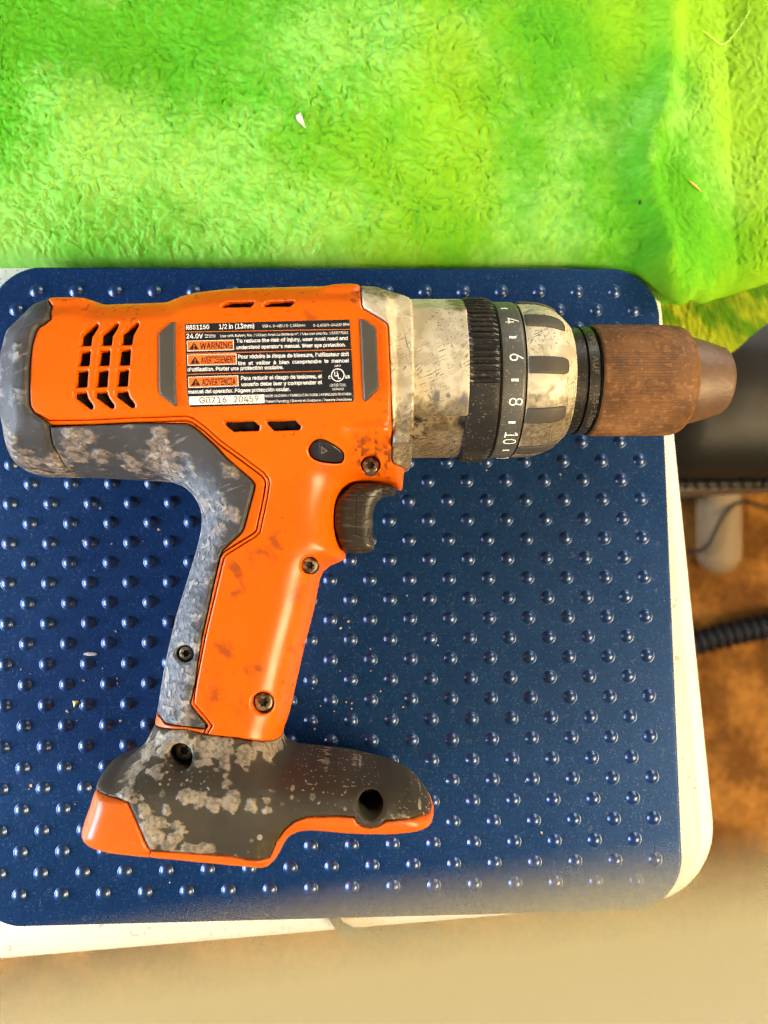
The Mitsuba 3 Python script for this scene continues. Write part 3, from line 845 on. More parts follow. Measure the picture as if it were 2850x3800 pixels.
# screws
def screw(px, py, r_px, depth, key='screw', dx=0.0, dy=0.0):
    c = hit([(px, py)])[0] + [dx, dy]
    zt = float(Ztop(c)) - depth
    r = r_px * (CAM[2] - zt) / F
    n = 48
    a = np.arange(n) / n * 2 * np.pi
    prof = [(0.0, 0.1), (0.46, 0.12), (0.50, 0.12), (0.80, 0.0), (0.95, -0.25), (1.0, -0.6), (1.0, -3.0)]
    lobe = r * 0.46 * (1 + 0.16 * np.cos(6 * a))
    rings = []
    for f_, z_ in ((0.0, -0.9), (0.80, -0.9), (1.0, 0.10)):
        rings.append(np.column_stack([lobe * f_ * np.cos(a), lobe * f_ * np.sin(a), np.full(n, z_)]))
    for f_, z_ in ((0.66, 0.10), (0.86, -0.05), (0.97, -0.35), (1.0, -0.8), (1.0, -3.0)):
        rings.append(np.column_stack([r * f_ * np.cos(a), r * f_ * np.sin(a), np.full(n, z_)]))
    def loft(rs):
        V = np.vstack(rs); f = []
        for i in range(len(rs) - 1):
            k = np.arange(n); k2 = (k + 1) % n
            f += [np.column_stack([i * n + k, (i + 1) * n + k, (i + 1) * n + k2]), np.column_stack([i * n + k, (i + 1) * n + k2, i * n + k2])]
        return trimesh.Trimesh(V + [c[0], c[1], zt], np.vstack(f), process=False)
    k_ = add(D_ + key, loft(rings[2:]), 'screw_steel', 30)
    add(k_ + '__socket', loft(rings[:3]), 'socket_dark', 30)
    fl = trimesh.creation.cylinder(r * 1.22, 1.0, sections=32); fl.apply_translation([c[0], c[1], zt - 2.2])
    add(k_ + '__well', fl, 'well_dirt', 30)


screw(1376, 1721, 31, 3.2)
screw(1148, 2098, 29, 1.6)
screw(974, 2610, 33, 2.0)
screw(684, 2428, 27, 2.6)

# direction switch
def sw_z(q):
    t0 = (q[:, 0] - q[:, 0].min()) / np.ptp(q[:, 0])
    return np.where(t0 < 0.30, -1.2 + 1.6 * t0, -0.3 - 0.9 * (t0 - 0.30))
shell('direction_switch', sw_p, 'switch_plastic', 0.1, 0.5, 0.12, step=0.5, edge=0.35, full=False, thick=9.0, zf=sw_z)
tri_p = np.array([(1088, 1205), (1140, 1240), (1090, 1268)])
tw = hit(ZB(tri_p))
arrow = Polygon(tw).buffer(-0.05).difference(Polygon(tw).buffer(-0.45))
pts, tri, d = triangulate(arrow, 0.5, 0.25, ())
t0 = (pts[:, 0] - sw_p.bounds[0]) / (sw_p.bounds[2] - sw_p.bounds[0])
zt = Ztop(pts) + 0.14 + np.where(t0 < 0.30, -1.2 + 1.6 * t0, -0.3 - 0.9 * (t0 - 0.30))
add(D_ + 'direction_switch__arrow', solid(pts, tri, zt, zt - 0.3), 'faint_print', 30)

# rubber pads beside the label
shell('side_pad', Polygon(hit(ZA([(1225, 495), (1318, 415), (1335, 408), (1355, 410), (1368, 1045), (1358, 1056), (1340, 1050), (1236, 968), (1228, 950)]))), 'pad_rubber', 1.0, 0.8, 0.0, step=0.8, edge=0.4, full=False, thick=3)
shell('side_pad', Polygon(hit(ZB([(1357, 342), (1385, 345), (1460, 398), (1468, 412), (1487, 800), (1482, 825), (1405, 900), (1388, 905), (1380, 890)]))), 'pad_rubber', 1.0, 0.8, 0.0, step=0.8, edge=0.4, full=False, thick=3)

# ------------------------------------------------------------------ rating label
lab = Polygon(hit(ZB([(160, 382), (170, 374), (1275, 345), (1286, 352), (1316, 892), (1306, 906), (200, 942), (186, 930)])))
shell('label', lab, 'label_black', 0.22, 0.12, 0.0, step=1.5, edge=0.7, full=False, thick=0.5)


def on_label(key, poly, bsdf, lift):
    pts, tri, d = triangulate(poly, 1.5, 0.6, ())
    zt = Ztop(pts) + lift
    add(D_ + 'label__' + key, solid(pts, tri, zt, zt - 0.1), bsdf, 30)


def quad(key, pts, bsdf, lift=0.27):
    on_label(key, Polygon(hit(ZB(pts))), bsdf, lift)


def lettering(text, x0, x1, y0, y1, cap, bsdf='label_print', lift=0.32, key='lettering', bold=True, conv=ZB):
    """One printed line whose base line runs from (x0, y0) to (x1, y1)."""
    a, b = hit(conv([(x0, y0), (x1, y1)]))
    e = (b - a) / np.linalg.norm(b - a)
    nrm = np.array([-e[1], e[0]])
    capmm = np.linalg.norm(hit(conv([(x0, y0 - cap)]))[0] - a)
    m = meshkit.text_mesh(text, capmm, 0.08, bold)
    v = m.vertices
    w = v[:, 0].max() - v[:, 0].min()
    q = (v[:, :1] - v[:, 0].min()) * (np.linalg.norm(b - a) / w) * e + v[:, 1:2] * nrm + a
    m.vertices = np.column_stack([q, Ztop(q) + lift + v[:, 2]])
    add(D_ + 'label__' + key, m, bsdf, False)


for (xa, ya, xb, yb_) in [(163, 432, 1289, 411), (170, 578, 1299, 549), (176, 720, 1097, 697)]:
    quad('rule', [(xa, ya - 2), (xb, yb_ - 2), (xb, yb_ + 2), (xa, ya + 2)], 'label_orange')
for box_ in ([(174, 491), (493, 482), (496, 552), (176, 562)], [(176, 585), (512, 576), (515, 651), (178, 660)], [(183, 738), (525, 727), (528, 800), (186, 812)]):
    quad('warning_box', box_, 'label_print', 0.25)
    cx_, cy_ = np.mean(box_, axis=0)
    quad('warning_field', [(cx_ + (x - cx_) * 0.975, cy_ + (y - cy_) * 0.89) for x, y in box_], 'label_orange', 0.30)
for tx, ty in ((222, 500), (229, 598), (235, 748)):
    quad('warning_triangle', [(tx, ty), (tx + 34, ty + 49), (tx - 34, ty + 51)], 'label_black', 0.34)
    quad('warning_mark', [(tx - 3, ty + 18), (tx + 4, ty + 18), (tx + 2, ty + 35), (tx - 1, ty + 35)], 'label_orange', 0.38)
    quad('warning_mark', [(tx - 3, ty + 39), (tx + 4, ty + 39), (tx + 4, ty + 45), (tx - 3, ty + 45)], 'label_orange', 0.38)
for xa, xb, yy in ((297, 370, 452), (297, 316, 466), (323, 343, 465), (350, 370, 464)):
    quad('current_mark', [(xa, yy - 2), (xb, yy - 3), (xb, yy + 1), (xa, yy + 2)], 'label_print')
quad('serial_field', [(188, 871), (703, 857), (706, 916), (191, 930)], 'label_white', 0.25)
sl = 0.026
for text, x0, x1, y0, cap, bold in [
        ('R851150', 170, 328, 416, 30, True), ('1/2 in (13mm)', 395, 635, 411, 31, True), ('VSR n. 0-400 / 0-1,500/min', 690, 982, 402, 19, False), ('0-6,400/0-24,000 BPM', 1038, 1283, 396, 19, False),
        ('24.0V', 172, 284, 476, 31, True), ('Use with Battery No. / Utilsez Avec Le Batterie n°. / Use con pila No. 130377001', 402, 1277, 466, 18, False),
        ('To reduce the risk of injury, user must read and', 512, 1273, 503, 24, True), ("understand operator's manual. Wear eye protection.", 512, 1258, 547, 24, True),
        ('Pour réduire le risque de blessure, l\'utilisateur doit', 525, 1282, 612, 26, True), ('lire  et  veiller  à  bien  comprendre  le  manuel', 525, 1282, 656, 24, True),
        ("d'utilisation. Porter une protection oculaire.", 178, 833, 699, 25, True), ('Para reducir el riesgo de lesiones, el', 545, 1098, 760, 26, True),
        ('usuario debe leer y comprender el', 548, 1098, 801, 25, True), ('manual del operador. Pógase protección ocular.', 185, 880, 851, 25, True),
        ('MADE IN CHINA / FABRIQUÉ EN CHINE / FABRICADO EN CHINA', 713, 1298, 877, 17, False), ('Patent Pending / Brevet en Instance / Patente Pendiente', 715, 1300, 914, 17, False),
        ('68PF', 1183, 1226, 669, 13, False), ('c', 1141, 1157, 752, 28, True), ('us', 1256, 1288, 748, 26, True), ('LISTED TOOL', 1151, 1261, 803, 16, False), ('E206252', 1170, 1247, 829, 15, False)]:
    lettering(text, x0, x1, y0, y0 - sl * (x1 - x0), cap, bold=bold)
for text, x0, x1, y0, cap in [('WARNING', 264, 486, 547, 43), ('AVERTISSEMENT', 271, 506, 645, 45), ('ADVERTENCIA', 279, 508, 797, 45)]:
    lettering(text, x0, x1, y0, y0 - sl * (x1 - x0), cap, 'label_black', 0.34, 'warning_lettering')
lettering('G0716', 262, 447, 918, 913, 42, 'label_ink', 0.30, 'serial_lettering', False)
lettering('20459', 495, 665, 911, 906, 42, 'label_ink', 0.30, 'serial_lettering', False)
uc = hit(ZB([(1205, 725)]))[0]
ur = np.linalg.norm(hit(ZB([(1205, 770)]))[0] - uc)
on_label('approval_mark', Point(uc).buffer(ur).difference(Point(uc).buffer(ur * 0.86)), 'label_print', 0.30)
lettering('U', 1181, 1206, 735, 734, 34, key='approval_lettering')
lettering('L', 1205, 1228, 752, 751, 34, key='approval_lettering')

# ------------------------------------------------------------------ trigger
TRIG = [(1290, 292), (1330, 255), (1370, 238), (1430, 236), (1500, 240), (1560, 248), (1612, 268), (1612, 285), (1575, 300), (1530, 305), (1505, 325), (1485, 355), (1472, 400), (1466, 440), (1463, 500), (1466, 560), (1472, 610), (1474, 635), (1462, 652), (1435, 662), (1380, 668), (1320, 664), (1285, 650), (1255, 600), (1225, 500), (1225, 400), (1245, 340)]
ZE = lambda pts: [(500 + x / 1.659, 1650 + y / 1.659) for x, y in pts]
tg = Polygon(Up(ZE(TRIG), MID + 6)).buffer(0)
pts, tri, d = triangulate(tg, 0.9, 0.45, (0.3, 0.8, 1.6, 2.6, 3.6))
tdrop = lambda d_: 4.0 * (1 - np.sqrt(np.clip(1 - (1 - np.clip(d_ / 4.0, 0, 1)) ** 2, 0, 1)))
ztr = MID + 10.5 - tdrop(d)
add(D_ + 'trigger', solid(pts, tri, ztr, 2 * MID - ztr), 'trigger_plastic', 35)
for line in ([(1362, 320), (1410, 300), (1440, 325), (1480, 315)], [(1410, 300), (1375, 270), (1340, 262)], [(1365, 392), (1400, 380), (1420, 385), (1440, 372), (1470, 378)], [(1415, 385), (1412, 420), (1420, 440)], [(1362, 480), (1400, 482), (1415, 465), (1440, 455)],
             [(1362, 555), (1415, 565), (1440, 572), (1460, 600)], [(1530, 300), (1535, 275), (1530, 250)], [(1440, 520), (1432, 560)], [(1366, 320), (1364, 392), (1362, 480), (1364, 555)]):
    lw = Up(ZE(line), MID + 10)
    pl = LineString(lw).buffer(0.16, cap_style=2)
    pts, tri, d = triangulate(pl, 0.4, 0.3, ())
    zz = MID + 10.5 - tdrop(shapely.distance(shapely.points(pts), tg.boundary)) + 0.05
    add(D_ + 'trigger__crack', solid(pts, tri, zz, zz - 0.3), 'crack_dark', 30)

# ------------------------------------------------------------------ foot (battery end)
FOOT_LOW = [(300, 2915), (354, 2924), (358, 2931), (380, 2949), (449, 2970), (473, 2979), (509, 3061), (557, 3158), (672, 3166), (853, 3179), (985, 3190), (1000, 3188), (1008, 3168), (1022, 3132), (1052, 3084), (1092, 3050), (1140, 3033), (1250, 3030), (1315, 3035), (1325, 3054), (1345, 3069), (1375, 3074), (1405, 3069), (1422, 3058),
            (1428, 3048), (1479, 3044), (1560, 3028), (1594, 3017), (1602, 2995), (1602, 2965), (1660, 2920)]
foot_all = SIL.intersection(foot_cut)
foot_r = region(FOOT_LOW + [(1700, 2700), (1200, 2650)] + NECK[::-1][1:-1] + [(500, 2680), (300, 2760)]).intersection(foot_all)
corner = region([(300, 2900), (354, 2924), (358, 2931), (380, 2949), (449, 2970), (473, 2979), (509, 3061), (557, 3160), (551, 3260), (200, 3260), (200, 2900)]).intersection(foot_all).difference(foot_r)
trim = foot_all.difference(unary_union([foot_r, corner]))
trim = unary_union([g for g in getattr(trim, 'geoms', [trim]) if g.area > 4])
slot_p = Polygon(hit(np.column_stack([1375 + 46 * np.cos(np.linspace(0, 6.2832, 41)[:-1]), 2988 + 55 * np.sin(np.linspace(0, 6.2832, 41)[:-1])]))).buffer(0)
hole_p = Polygon(hit(np.column_stack([666 + 45 * np.cos(np.linspace(0, 6.2832, 41)[:-1]), 2813 + 52 * np.sin(np.linspace(0, 6.2832, 41)[:-1])]))).buffer(0)
foot_open = foot_r.difference(unary_union([slot_p, hole_p]))


def foot_z(q):
    return 0.5 * (meshkit.fbm(np.column_stack([q * 0.12, q[:, :1] * 0]), 3, 41) - 0.5)


shell('battery_foot', foot_open, 'foot_rubber', 0.5, 1.6, 0.08, edge=0.6, zf=foot_z)
shell('foot_corner', corner, 'orange_trim', 0.4, 1.2, 0.1)
shell('foot_trim', trim, 'orange_trim', 0.0, 0.9, 0.1)
screw(673, 2798, 31, 4.2)
screw(1370, 2965, 33, 17.0)

# ------------------------------------------------------------------ gear case and chuck: bodies of rotation about a line along x
def axis_fit(px, ytop, ybot):
    """Centre and radius of a circle on the mid plane that touches both lines of sight."""
    def ang(py):
        d = np.array([(px - 1425) / F, (py - 1900) / F, 1.0]) @ RM
        return math.atan2(d[1], -d[2])
    a, b = ang(ytop), ang(ybot)
    m, h = (a + b) / 2, abs(a - b) / 2
    L = (CAM[2] - MID) / math.cos(m)
    return CAM[1] + math.tan(m) * (CAM[2] - MID), L * math.sin(h)


AX = np.mean([axis_fit(1870, 1124, 1705)[0], axis_fit(2250, 1197, 1605)[0], axis_fit(1640, 1116, 1718)[0]])
RAD = {k: axis_fit(*v)[1] for k, v in dict(nose=(1640, 1116, 1718), ring=(1790, 1123, 1714), torque=(1870, 1125, 1703), collar=(2000, 1145, 1690), black=(2160, 1205, 1600), sleeve=(2300, 1197, 1605)).items()}
print('axis', AX, RAD, 'SIL', SIL.bounds)


def xs_at(px, r, py=1397):
    """x of the point on the top line (z = MID + r) seen at this pixel column."""
    return U(px, py, MID + r)[0]


def lathe(prof, n=128, wob=None, close=True):
    """prof: (x, r) along the axis; wob(x, theta, r) -> r. theta 0 is up, positive towards the lower picture edge."""
    prof = np.array(prof, float)
    th = np.arange(n) / n * 2 * np.pi
    X_ = np.repeat(prof[:, :1], n, 1); R_ = np.repeat(prof[:, 1:], n, 1); TH = np.repeat(th[None], len(prof), 0)
    if wob is not None:
        R_ = wob(X_, (TH + np.pi) % (2 * np.pi) - np.pi, R_)
    V = np.stack([X_, AX - R_ * np.sin(TH), MID + R_ * np.cos(TH)], -1).reshape(-1, 3)
    f = []
    k = np.arange(n); k2 = (k + 1) % n
    for i in range(len(prof) - 1):
        f += [np.column_stack([i * n + k, i * n + k2, (i + 1) * n + k2]), np.column_stack([i * n + k, (i + 1) * n + k2, (i + 1) * n + k])]
    m = trimesh.Trimesh(V, np.vstack(f), process=False)
    c = m.triangles_center - [0, AX, MID]
    if (m.face_normals * np.column_stack([c[:, 0] * 0, c[:, 1:]])).sum() < 0:
        m.invert()
    return m


def cyl(px, py, r):
    """(x, theta) where the line of sight of a pixel meets the cylinder of radius r."""
    d = np.array([(px - 1425) / F, (py - 1900) / F, 1.0]) @ RM
    oy, oz = CAM[1] - AX, CAM[2] - MID
    a, b, c = d[1] ** 2 + d[2] ** 2, 2 * (oy * d[1] + oz * d[2]), oy ** 2 + oz ** 2 - r * r
    disc_ = b * b - 4 * a * c
    t = (-b - math.sqrt(max(disc_, 0))) / (2 * a)
    p = CAM + t * d
    return p[0], math.atan2(-(p[1] - AX), p[2] - MID)


flange_p = SIL.intersection(right_cut).intersection(region([(1300, 1000), (1300, 1800), (1548, 1800), (1548, 1000)]))
flange_p = max(getattr(flange_p, 'geoms', [flange_p]), key=lambda g: g.area)
x_step = xs_at(1541, 32)
shell('gear_case', flange_p.intersection(box(-500, -500, x_step, 500)), 'silver_paint', 0.35, 1.0, 0.12, step=1.0)
Rn = RAD['nose']
xn0, xn1 = x_step - 3, xs_at(1750, Rn)
th_a, th_b = cyl(1640, 1550, Rn)[1], cyl(1640, 1600, Rn)[1]
th_r = cyl(1640, 1152, Rn)[1]


def nose_wob(x, th, r):
    g = sst(th_a - 0.03, th_a + 0.03, th) * (1 - sst(th_b - 0.03, th_b + 0.03, th))
    r = r - 3.4 * g * (np.abs(th) < 2.4)
    r = r - 1.2 * sst(th_b, th_b + 0.04, th) * (th < 2.2)
    rid = np.exp(-((th - th_r) / 0.10) ** 2)
    return r + 0.8 * rid


xx = list(np.linspace(xn0, xn1 - 1.2, 14))
add(D_ + 'gear_nose', lathe([(x, Rn) for x in xx] + [(xn1 - 0.5, Rn - 0.15), (xn1 - 0.1, Rn - 0.7), (xn1, Rn - 4)], 220, nose_wob), 'silver_paint', 40)
# lug with its screw on the lower side, and on the top
def block(pts_px, z0, z1, bsdf, key, bev=1.0):
    P = Polygon(Up(pts_px, z1)).buffer(0)
    pts, tri, d = triangulate(P, 1.0, 0.5, (0.2 * bev, 0.5 * bev, bev))
    add(D_ + key, solid(pts, tri, z1 - drop(d, bev), np.full(len(pts), z0)), bsdf, 35)


block([(1459, 1543), (1517, 1538), (1521, 1560), (1520, 1640), (1459, 1648)], MID, 61.5, 'silver_paint', 'gear_lug')
block([(1345, 1073), (1400, 1068), (1404, 1100), (1400, 1112), (1346, 1124)], MID, 52, 'silver_paint', 'gear_lug')
lug = trimesh.creation.cylinder(3.3, 9, sections=32); lug.apply_transform(trimesh.transformations.rotation_matrix(np.pi / 2, [0, 1, 0]))
q = U(1528, 1590, 57); lug.apply_translation([q[0] + 0.5, q[1], 55.5])
add(D_ + 'case_bolt', lug, 'screw_steel', 30)

# mode ring with ribs
Rr = RAD['ring'] + 0.3
r0x, r1x = xs_at(1738, Rr), xs_at(1862, Rr)
t1, t2 = cyl(1800, 1420, Rr)[1], cyl(1800, 1668, Rr)[1]


def ring_wob(x, th, r):
    rib = (th < t1) | (th > t2)
    ph = th / 0.075
    groove = np.clip(2.2 * np.cos(ph * 2 * np.pi) - 0.5 + 0.9 * np.cos(th * 17), -1, 1)
    big = np.where(np.mod(np.floor(ph / 5.0), 1) == 0, 0.0, 0)
    mid_ = sst(r0x + 0.5, r0x + 2.0, x) * (1 - sst(r1x - 2.0, r1x - 0.5, x))
    return r + np.where(rib, 0.62 * groove * mid_, 0.15 * mid_)


add(D_ + 'mode_ring', lathe([(r0x, Rr - 5), (r0x, Rr - 0.6), (r0x + 0.5, Rr)] + [(x, Rr) for x in np.linspace(r0x + 0.8, r1x - 0.8, 12)] + [(r1x - 0.4, Rr), (r1x - 0.1, Rr - 0.6), (r1x, Rr - 5)], 720, ring_wob), 'black_plastic', 32)

# torque ring with numbers
Rt = RAD['torque'] + 0.1
t0x, t1x = r1x + 0.25, xs_at(1960, Rt)
add(D_ + 'torque_ring', lathe([(t0x, Rt - 5), (t0x, Rt - 0.5), (t0x + 0.5, Rt), (t1x - 1.6, Rt), (t1x - 0.6, Rt - 0.5), (t1x, Rt - 1.4), (t1x, Rt - 5)], 160), 'ring_plastic', 32)


def wrap(text, px, py, r, hx, key, bsdf, bold=True, stretch=1.0, parent='torque_ring'):
    """Lettering round the ring, reading downwards in the picture with its tops to the right."""
    xc, thc = cyl(px, py, r)
    m = meshkit.text_mesh(text, hx, 0.12, bold)
    v = m.vertices
    u0 = (v[:, 0].max() + v[:, 0].min()) / 2
    th = thc + (v[:, 0] - u0) * stretch / r
    x = xc + v[:, 1] - hx / 2
    rr = r - 0.03 + v[:, 2]
    m.vertices = np.column_stack([x, AX - rr * np.sin(th), MID + rr * np.cos(th)])
    add(D_ + parent + '__' + key, m, bsdf, False)


for text, px, py in (('4', 1900, 1190), ('6', 1917, 1326), ('8', 1915, 1491), ('10', 1894, 1627), ('12', 1862, 1703)):
    wrap(text, px, py, Rt, 4.5, 'number', 'number_white', False, 0.85)
for px, py in ((1871, 1145), (1903, 1252), (1911, 1410), (1900, 1567), (1877, 1671)):
    wrap('I', px, py, Rt, 0.45, 'tick', 'number_white', False)
    k = [q for q in scene if q.startswith(D_ + 'torque_ring__tick')][-1]
    xc, thc = cyl(px, py, Rt)
    a = np.linspace(-0.45, 0.45, 4) / Rt
    V, f = [], []
    for rr in (Rt + 0.1, Rt - 0.2):
        for xo in (-1.2, 1.2):
            for q in a:
                V.append([xc + xo, AX - rr * math.sin(thc + q), MID + rr * math.cos(thc + q)])
    hull = trimesh.convex.convex_hull(np.array(V)); hull.vertices /= 1000
    scene[k] = mikit.ply(hull, 'number_white', smooth=False)

# silver clutch collar with rubber inserts
Rc = Rt - 0.6
c0x, c1x = t1x + 0.2, xs_at(2150, RAD['black'] + 3)
Re = RAD['black'] + 2.6
prof = [(c0x, Rc - 5), (c0x, Rc)]
for x_ in np.linspace(0, 1, 22)[1:]:
    prof.append((c0x + (c1x - 1.0 - c0x) * x_, Re + (Rc - Re) * (1 - x_ ** 3.4)))
prof += [(c1x - 0.3, Re - 0.5), (c1x, Re - 1.4), (c1x, Re - 5)]
cp_ = np.array(prof)
add(D_ + 'clutch_collar', lathe(prof, 160), 'silver_paint', 40)


def collar_r(x):
    return np.interp(x, cp_[1:-2, 0], cp_[1:-2, 1])


gaps = [cyl(2010, py, Rc)[1] for py in (1190, 1353, 1545)]
dth = (gaps[2] - gaps[0]) / 2
for j in range(-4, 6):
    th0 = gaps[1] + j * (2 * np.pi / round(2 * np.pi / dth))
    if j > round(2 * np.pi / dth) - 5:
        break
    hw, x0, x1 = 3.0, c0x + 0.4, c0x + (c1x - c0x) * 0.78
    shape_ = Polygon([(x0, -hw * 0.95), (x1 - 2, -hw), (x1 - 0.3, -hw * 0.8), (x1, -hw * 0.5), (x1 + 0.2, 0), (x1, hw * 0.5), (x1 - 0.3, hw * 0.8), (x1 - 2, hw), (x0, hw * 0.95)]).buffer(-0.5).buffer(0.5)
    pts, tri, d = triangulate(shape_, 0.9, 0.5, (0.15, 0.35, 0.7))
    rr = collar_r(pts[:, 0])
    th = th0 + pts[:, 1] / Rc
    m = solid(pts, tri, rr + 0.75 - drop(d, 0.7), rr - 1.0)
    rad_ = m.vertices[:, 2]; th = th0 + m.vertices[:, 1] / Rc
    m.vertices = np.column_stack([m.vertices[:, 0], AX - rad_ * np.sin(th), MID + rad_ * np.cos(th)])
    add(D_ + 'grip_insert', m, 'pad_rubber', 35)

# chuck
Rk = RAD['black']
k0, k1 = c1x - 1.5, xs_at(2240, Rk)
kb = xs_at(2190, Rk)
add(D_ + 'chuck_ring', lathe([(k0, Rk - 6), (k0, Rk), (kb - 0.7, Rk), (kb - 0.5, Rk - 0.5), (kb - 0.1, Rk - 0.5), (kb + 0.1, Rk + 0.35), (k1 - 1.2, Rk + 0.35), (k1 - 0.9, Rk - 0.4), (k1 - 0.4, Rk - 0.4), (k1 - 0.3, Rk + 0.2), (k1 - 0.1, Rk), (k1, Rk - 3)], 160), 'black_plastic', 30)
wrap('OPEN, AUF ▷'.replace(' ▷', ''), 2207, 1300, Rk + 0.35, 2.1, 'lettering', 'faint_print', False, 1.15, 'chuck_ring')
wrap('1.5-13mm', 2203, 1530, Rk + 0.35, 2.1, 'lettering', 'faint_print', False, 1.0, 'chuck_ring')
Rs = RAD['sleeve'] + 0.15
s0, s1 = k1 + 0.2, xs_at(2597, Rs - 4.0)
xa = U(2470, 1397, MID)[0]
prof = [(s0, Rs - 4), (s0, Rs - 0.4), (s0 + 0.5, Rs)] + [(x_, Rs) for x_ in np.linspace(s0 + 1.2, xa, 16)]
for q in np.linspace(0, 1, 14)[1:]:
    prof.append((xa + (s1 - xa) * q, Rs - 3.6 * (1 - math.sqrt(1 - (0.985 * q) ** 2))))
prof += [(s1 + 0.05, prof[-1][1] - 0.25), (s1 + 0.05, Rs - 9)]


def knurl(x, th, r):
    on = sst(s0 + 0.6, s0 + 1.6, x) * (1 - sst(xa - 7, xa - 1, x))
    return r + 0.16 * on * np.cos(th * 132)


add(D_ + 'chuck_sleeve', lathe(prof, 1056, knurl), 'rusty_steel', 50, label='rust brown ribbed chuck sleeve')
Rz = Rs - 3.75
n1 = xs_at(2727, 8.0)
prof = [(s1 - 1, Rz), (s1 + 0.2, Rz)]
for q in np.linspace(0, 1, 14)[1:]:
    prof.append((s1 + 0.2 + (n1 - 3.4 - s1) * q, Rz - 3.7 * q ** 1.35))
re = prof[-1][1]
for a in np.linspace(0.15, np.pi / 2, 10)[1:]:
    prof.append((n1 - 3.4 + 3.4 * math.sin(a), re + 0.1 - 5.0 * (1 - math.cos(a))))
prof += [(n1, 6.2), (n1 - 3, 5.6), (n1 - 12, 5.4)]
add(D_ + 'chuck_nose', lathe(prof, 128, lambda x, th, r: r + 0.12 * (meshkit.fbm(np.stack([x * 0.4, np.sin(th) * 6, np.cos(th) * 6], -1), 3, 51) - 0.5)), 'rusty_nose', 40, label='rusty tapered chuck nose')
th_j = np.array([0.3, 0.3 + 2.09, 0.3 + 4.19])
for q in th_j:
    jw = trimesh.creation.box([10, 3.0, 4.5]); jw.apply_translation([n1 - 6.5, 0, 3.3]); jw.apply_transform(trimesh.transformations.rotation_matrix(-q, [1, 0, 0])); jw.apply_translation([0, AX, MID])
    add(D_ + 'chuck_jaw', jw, 'screw_steel', False)
tag('power_drill', 'worn orange cordless drill with rusty chuck lying on its side on the blue board', 'drill')

# ------------------------------------------------------------------ crumbs on the board
rng = np.random.default_rng(4)
ms = []
spots = [(373, 1886), (530, 2008), (350, 2116), (590, 1965), (310, 2008), (415, 2018), (430, 2343), (712, 2337), (1264, 2331), (1298, 2330), (1292, 2306), (1375, 2408), (1375, 2490), (1412, 2565), (1160, 2555), (1305, 2610), (1240, 2640), (1285, 2605), (1305, 2630), (1190, 2620), (1495, 2624), (1262, 2490), (1376, 1750), (311, 2526), (435, 2517), (436, 2536), (285, 2674), (447, 2675), (448, 2746), (114, 2915), (107, 2928), (279, 2985), (77, 2485), (112, 2500), (90, 2990), (1805, 1745), (1510, 2210), (1625, 2395), (2010, 3090), (630, 3275), (540, 3345), (1420, 3420), (1168, 2705), (1950, 2900), (2080, 1760), (380, 2480), (250, 2640)]
for px, py in spots:
    q = U(px, py, 0.3)
    m = trimesh.creation.icosphere(1, rng.uniform(0.2, 0.5)); m.vertices *= 1 + 0.35 * (rng.random((len(m.vertices), 1)) - 0.5)
    m.apply_scale([rng.uniform(0.7, 1.7), 1, 0.7]); m.apply_transform(trimesh.transformations.rotation_matrix(rng.uniform(0, 6), [0, 0, 1])); m.apply_translation([*q, 0.2])
    ms.append(m)
add('crumbs', cat(ms), 'crumb', False, 'tiny tan crumbs scattered over the blue board', 'crumbs', kind='stuff')
q = U(336, 2427, 0.4)
m = trimesh.creation.icosphere(2, 1.0); m.vertices *= 1 + 0.3 * (rng.random((len(m.vertices), 1)) - 0.5); m.apply_scale([2.5, 0.7, 0.4]); m.apply_translation([*q, 0.4])
add('pale_flake', m, 'chip_white', 40, 'pale elongated flake on the board left of the drill handle', 'flake')
q = U(281, 2612, 0.8)
m = trimesh.convex.convex_hull(np.array([[-1.6, 1.2, 0.1], [1.4, 1.0, 0.9], [0.4, -0.4, 0.2], [-0.9, -1.5, 0.3], [0.2, 0.5, 1.3]]) + [*q, 0.0])
add('leaf_bit', m, 'straw', False, 'brown dry leaf bit against a stud at the left of the board', 'leaf bit')

# ------------------------------------------------------------------ things beside the table
zs = -150.0
seat = Polygon(Up([(2300, 1050), (3300, 1000), (3300, 1740), (2900, 1765), (2300, 1770)], zs)).buffer(-50).buffer(50)
pts, tri, d = triangulate(seat, 6, 2.5, (0.6, 2, 5, 9, 14, 20, 28, 38, 50))
zt = zs + 18 - 42 * (1 - np.sqrt(np.clip(1 - (1 - np.clip(d / 62, 0, 1)) ** 2, 0, 1))) + 5 * (meshkit.fbm(np.column_stack([pts * 0.02, pts[:, :1] * 0]), 2, 61) - 0.5)
add('black_seat__cushion', solid(pts, tri, zt, np.full(len(pts), zs - 40.0)), 'black_leather', 40)
c_ = np.array(seat.buffer(2).exterior.coords)
c_ = np.array(shapely.segmentize(LineString(c_), 2.0).coords)
pr = 3.0 + 0.7 * np.sin(np.arange(len(c_)) * 1.57)
add('black_seat__piping', tube(np.column_stack([c_, np.full(len(c_), zs - 24)]), pr, 10), 'black_rubber', 50)
base = Polygon(Up([(2380, 1200), (3200, 1150), (3200, 1810), (2380, 1850)], zs - 60)).buffer(-12).buffer(12)
add('black_seat__base', slab(base, zs - 42, zs - 70, 6, 20, 4), 'seat_frame', 40)
for px, py in ((2950, 1300), (2950, 1700)):
    q = U(px, py, zs - 60)
    add('black_seat__leg', tube([[*q, zs - 65], [*q, FLOOR]], 14, 20), 'black_rubber', 40)
tag('black_seat', 'black leather seat with a piped edge, out of focus right of the table', 'seat')

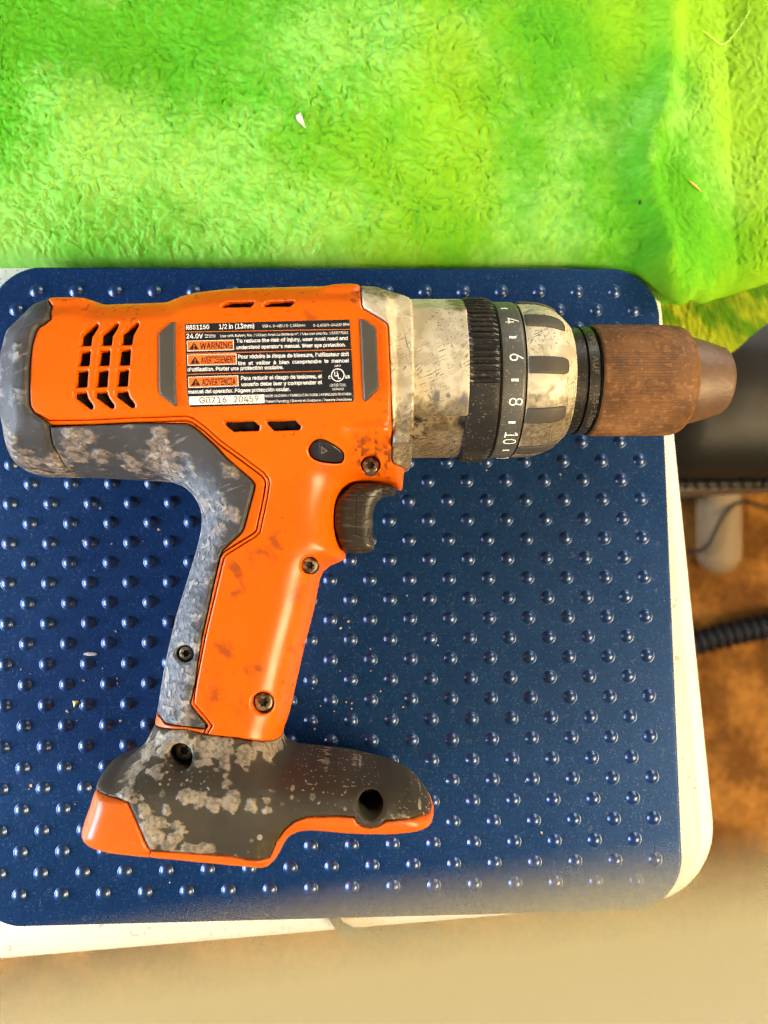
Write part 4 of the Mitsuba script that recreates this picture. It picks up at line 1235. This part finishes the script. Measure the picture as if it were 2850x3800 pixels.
hp = spline([[*U(2300, 2470, FLOOR + 14), FLOOR + 14], [*U(2600, 2380, FLOOR + 14), FLOOR + 14], [*U(2740, 2345, FLOOR + 14), FLOOR + 14], [*U(2860, 2322, FLOOR + 14), FLOOR + 14], [*U(3200, 2280, FLOOR + 14), FLOOR + 14]], 420)
add('corrugated_hose', tube(hp, 11.0 + 2.6 * np.sin(np.arange(420) * 0.42), 20), 'black_rubber', 60, 'black corrugated hose lying on the brown carpet right of the table', 'hose')
a_, b_ = U(2665, 1760, FLOOR + 21), U(2668, 2050, FLOOR + 21)
ax_ = np.linspace(0, 1, 20)
path = np.column_stack([a_ + (b_ - a_) * q for q in ax_[:, None]]).T if False else np.array([a_ + (b_ - a_) * q for q in ax_])
tip = [(b_ + (b_ - a_) / np.linalg.norm(b_ - a_) * 21 * math.sin(q), 21 * math.cos(q)) for q in np.linspace(0.2, 1.5, 8)]
pth = np.vstack([path, [t_[0] for t_ in tip]])
rad = np.concatenate([np.full(20, 21.0), [t_[1] for t_ in tip]])
add('cream_bottle', tube(np.column_stack([pth, np.full(len(pth), FLOOR + 21)]), rad, 28), 'cream_plastic', 50, 'cream coloured rounded bottle shape on the carpet below the black seat', 'bottle')
wp = spline([[*U(2560, 2045, FLOOR + 46), FLOOR + 40], [*U(2630, 2020, FLOOR + 46), FLOOR + 46], [*U(2660, 1960, FLOOR + 46), FLOOR + 46], [*U(2710, 1885, FLOOR + 44), FLOOR + 44], [*U(2790, 1868, FLOOR + 20), FLOOR + 20], [*U(2900, 1885, FLOOR + 3), FLOOR + 3]], 60)
add('thin_cable', tube(wp, 2.0, 10), 'black_rubber', 60, 'thin dark cable running over the cream bottle shape onto the carpet', 'cable')

# ------------------------------------------------------------------ the photographer's finger, close to the lens at the lower picture edge
def camspace(p):
    return CAM + np.asarray(p, float) @ RM


chain = [(-26, 22.6, 20.5, 5.8), (-12, 20.3, 20, 6.3), (0, 18.6, 20.0, 6.4), (12, 17.2, 20.0, 6.5), (22, 16.1, 20.0, 6.9), (36, 15.8, 19.0, 7.6), (60, 18.5, 16.5, 8.6), (84, 27, 12, 9.6)]
pc = spline([c[:3] for c in chain], 60)
rc = np.interp(np.linspace(0, 1, 60), np.linspace(0, 1, len(chain)), [c[3] for c in chain])
P0 = camspace(pc)
fing = tube(P0, rc, 32)
tipball = trimesh.creation.icosphere(3, rc[0]); tipball.apply_translation(P0[0])
import manifold3d as mf


def M(m):
    m = trimesh.Trimesh(m.vertices, m.faces); m.merge_vertices()
    return mf.Manifold(mf.Mesh(np.asarray(m.vertices, np.float32), np.asarray(m.faces, np.uint32)))


fu = (M(fing) + M(tipball)).to_mesh()
fm = trimesh.Trimesh(fu.vert_properties[:, :3], fu.tri_verts)
add('finger', fm, 'skin', True, 'blurred tan fingertip right in front of the lens along the lower picture edge', 'finger')
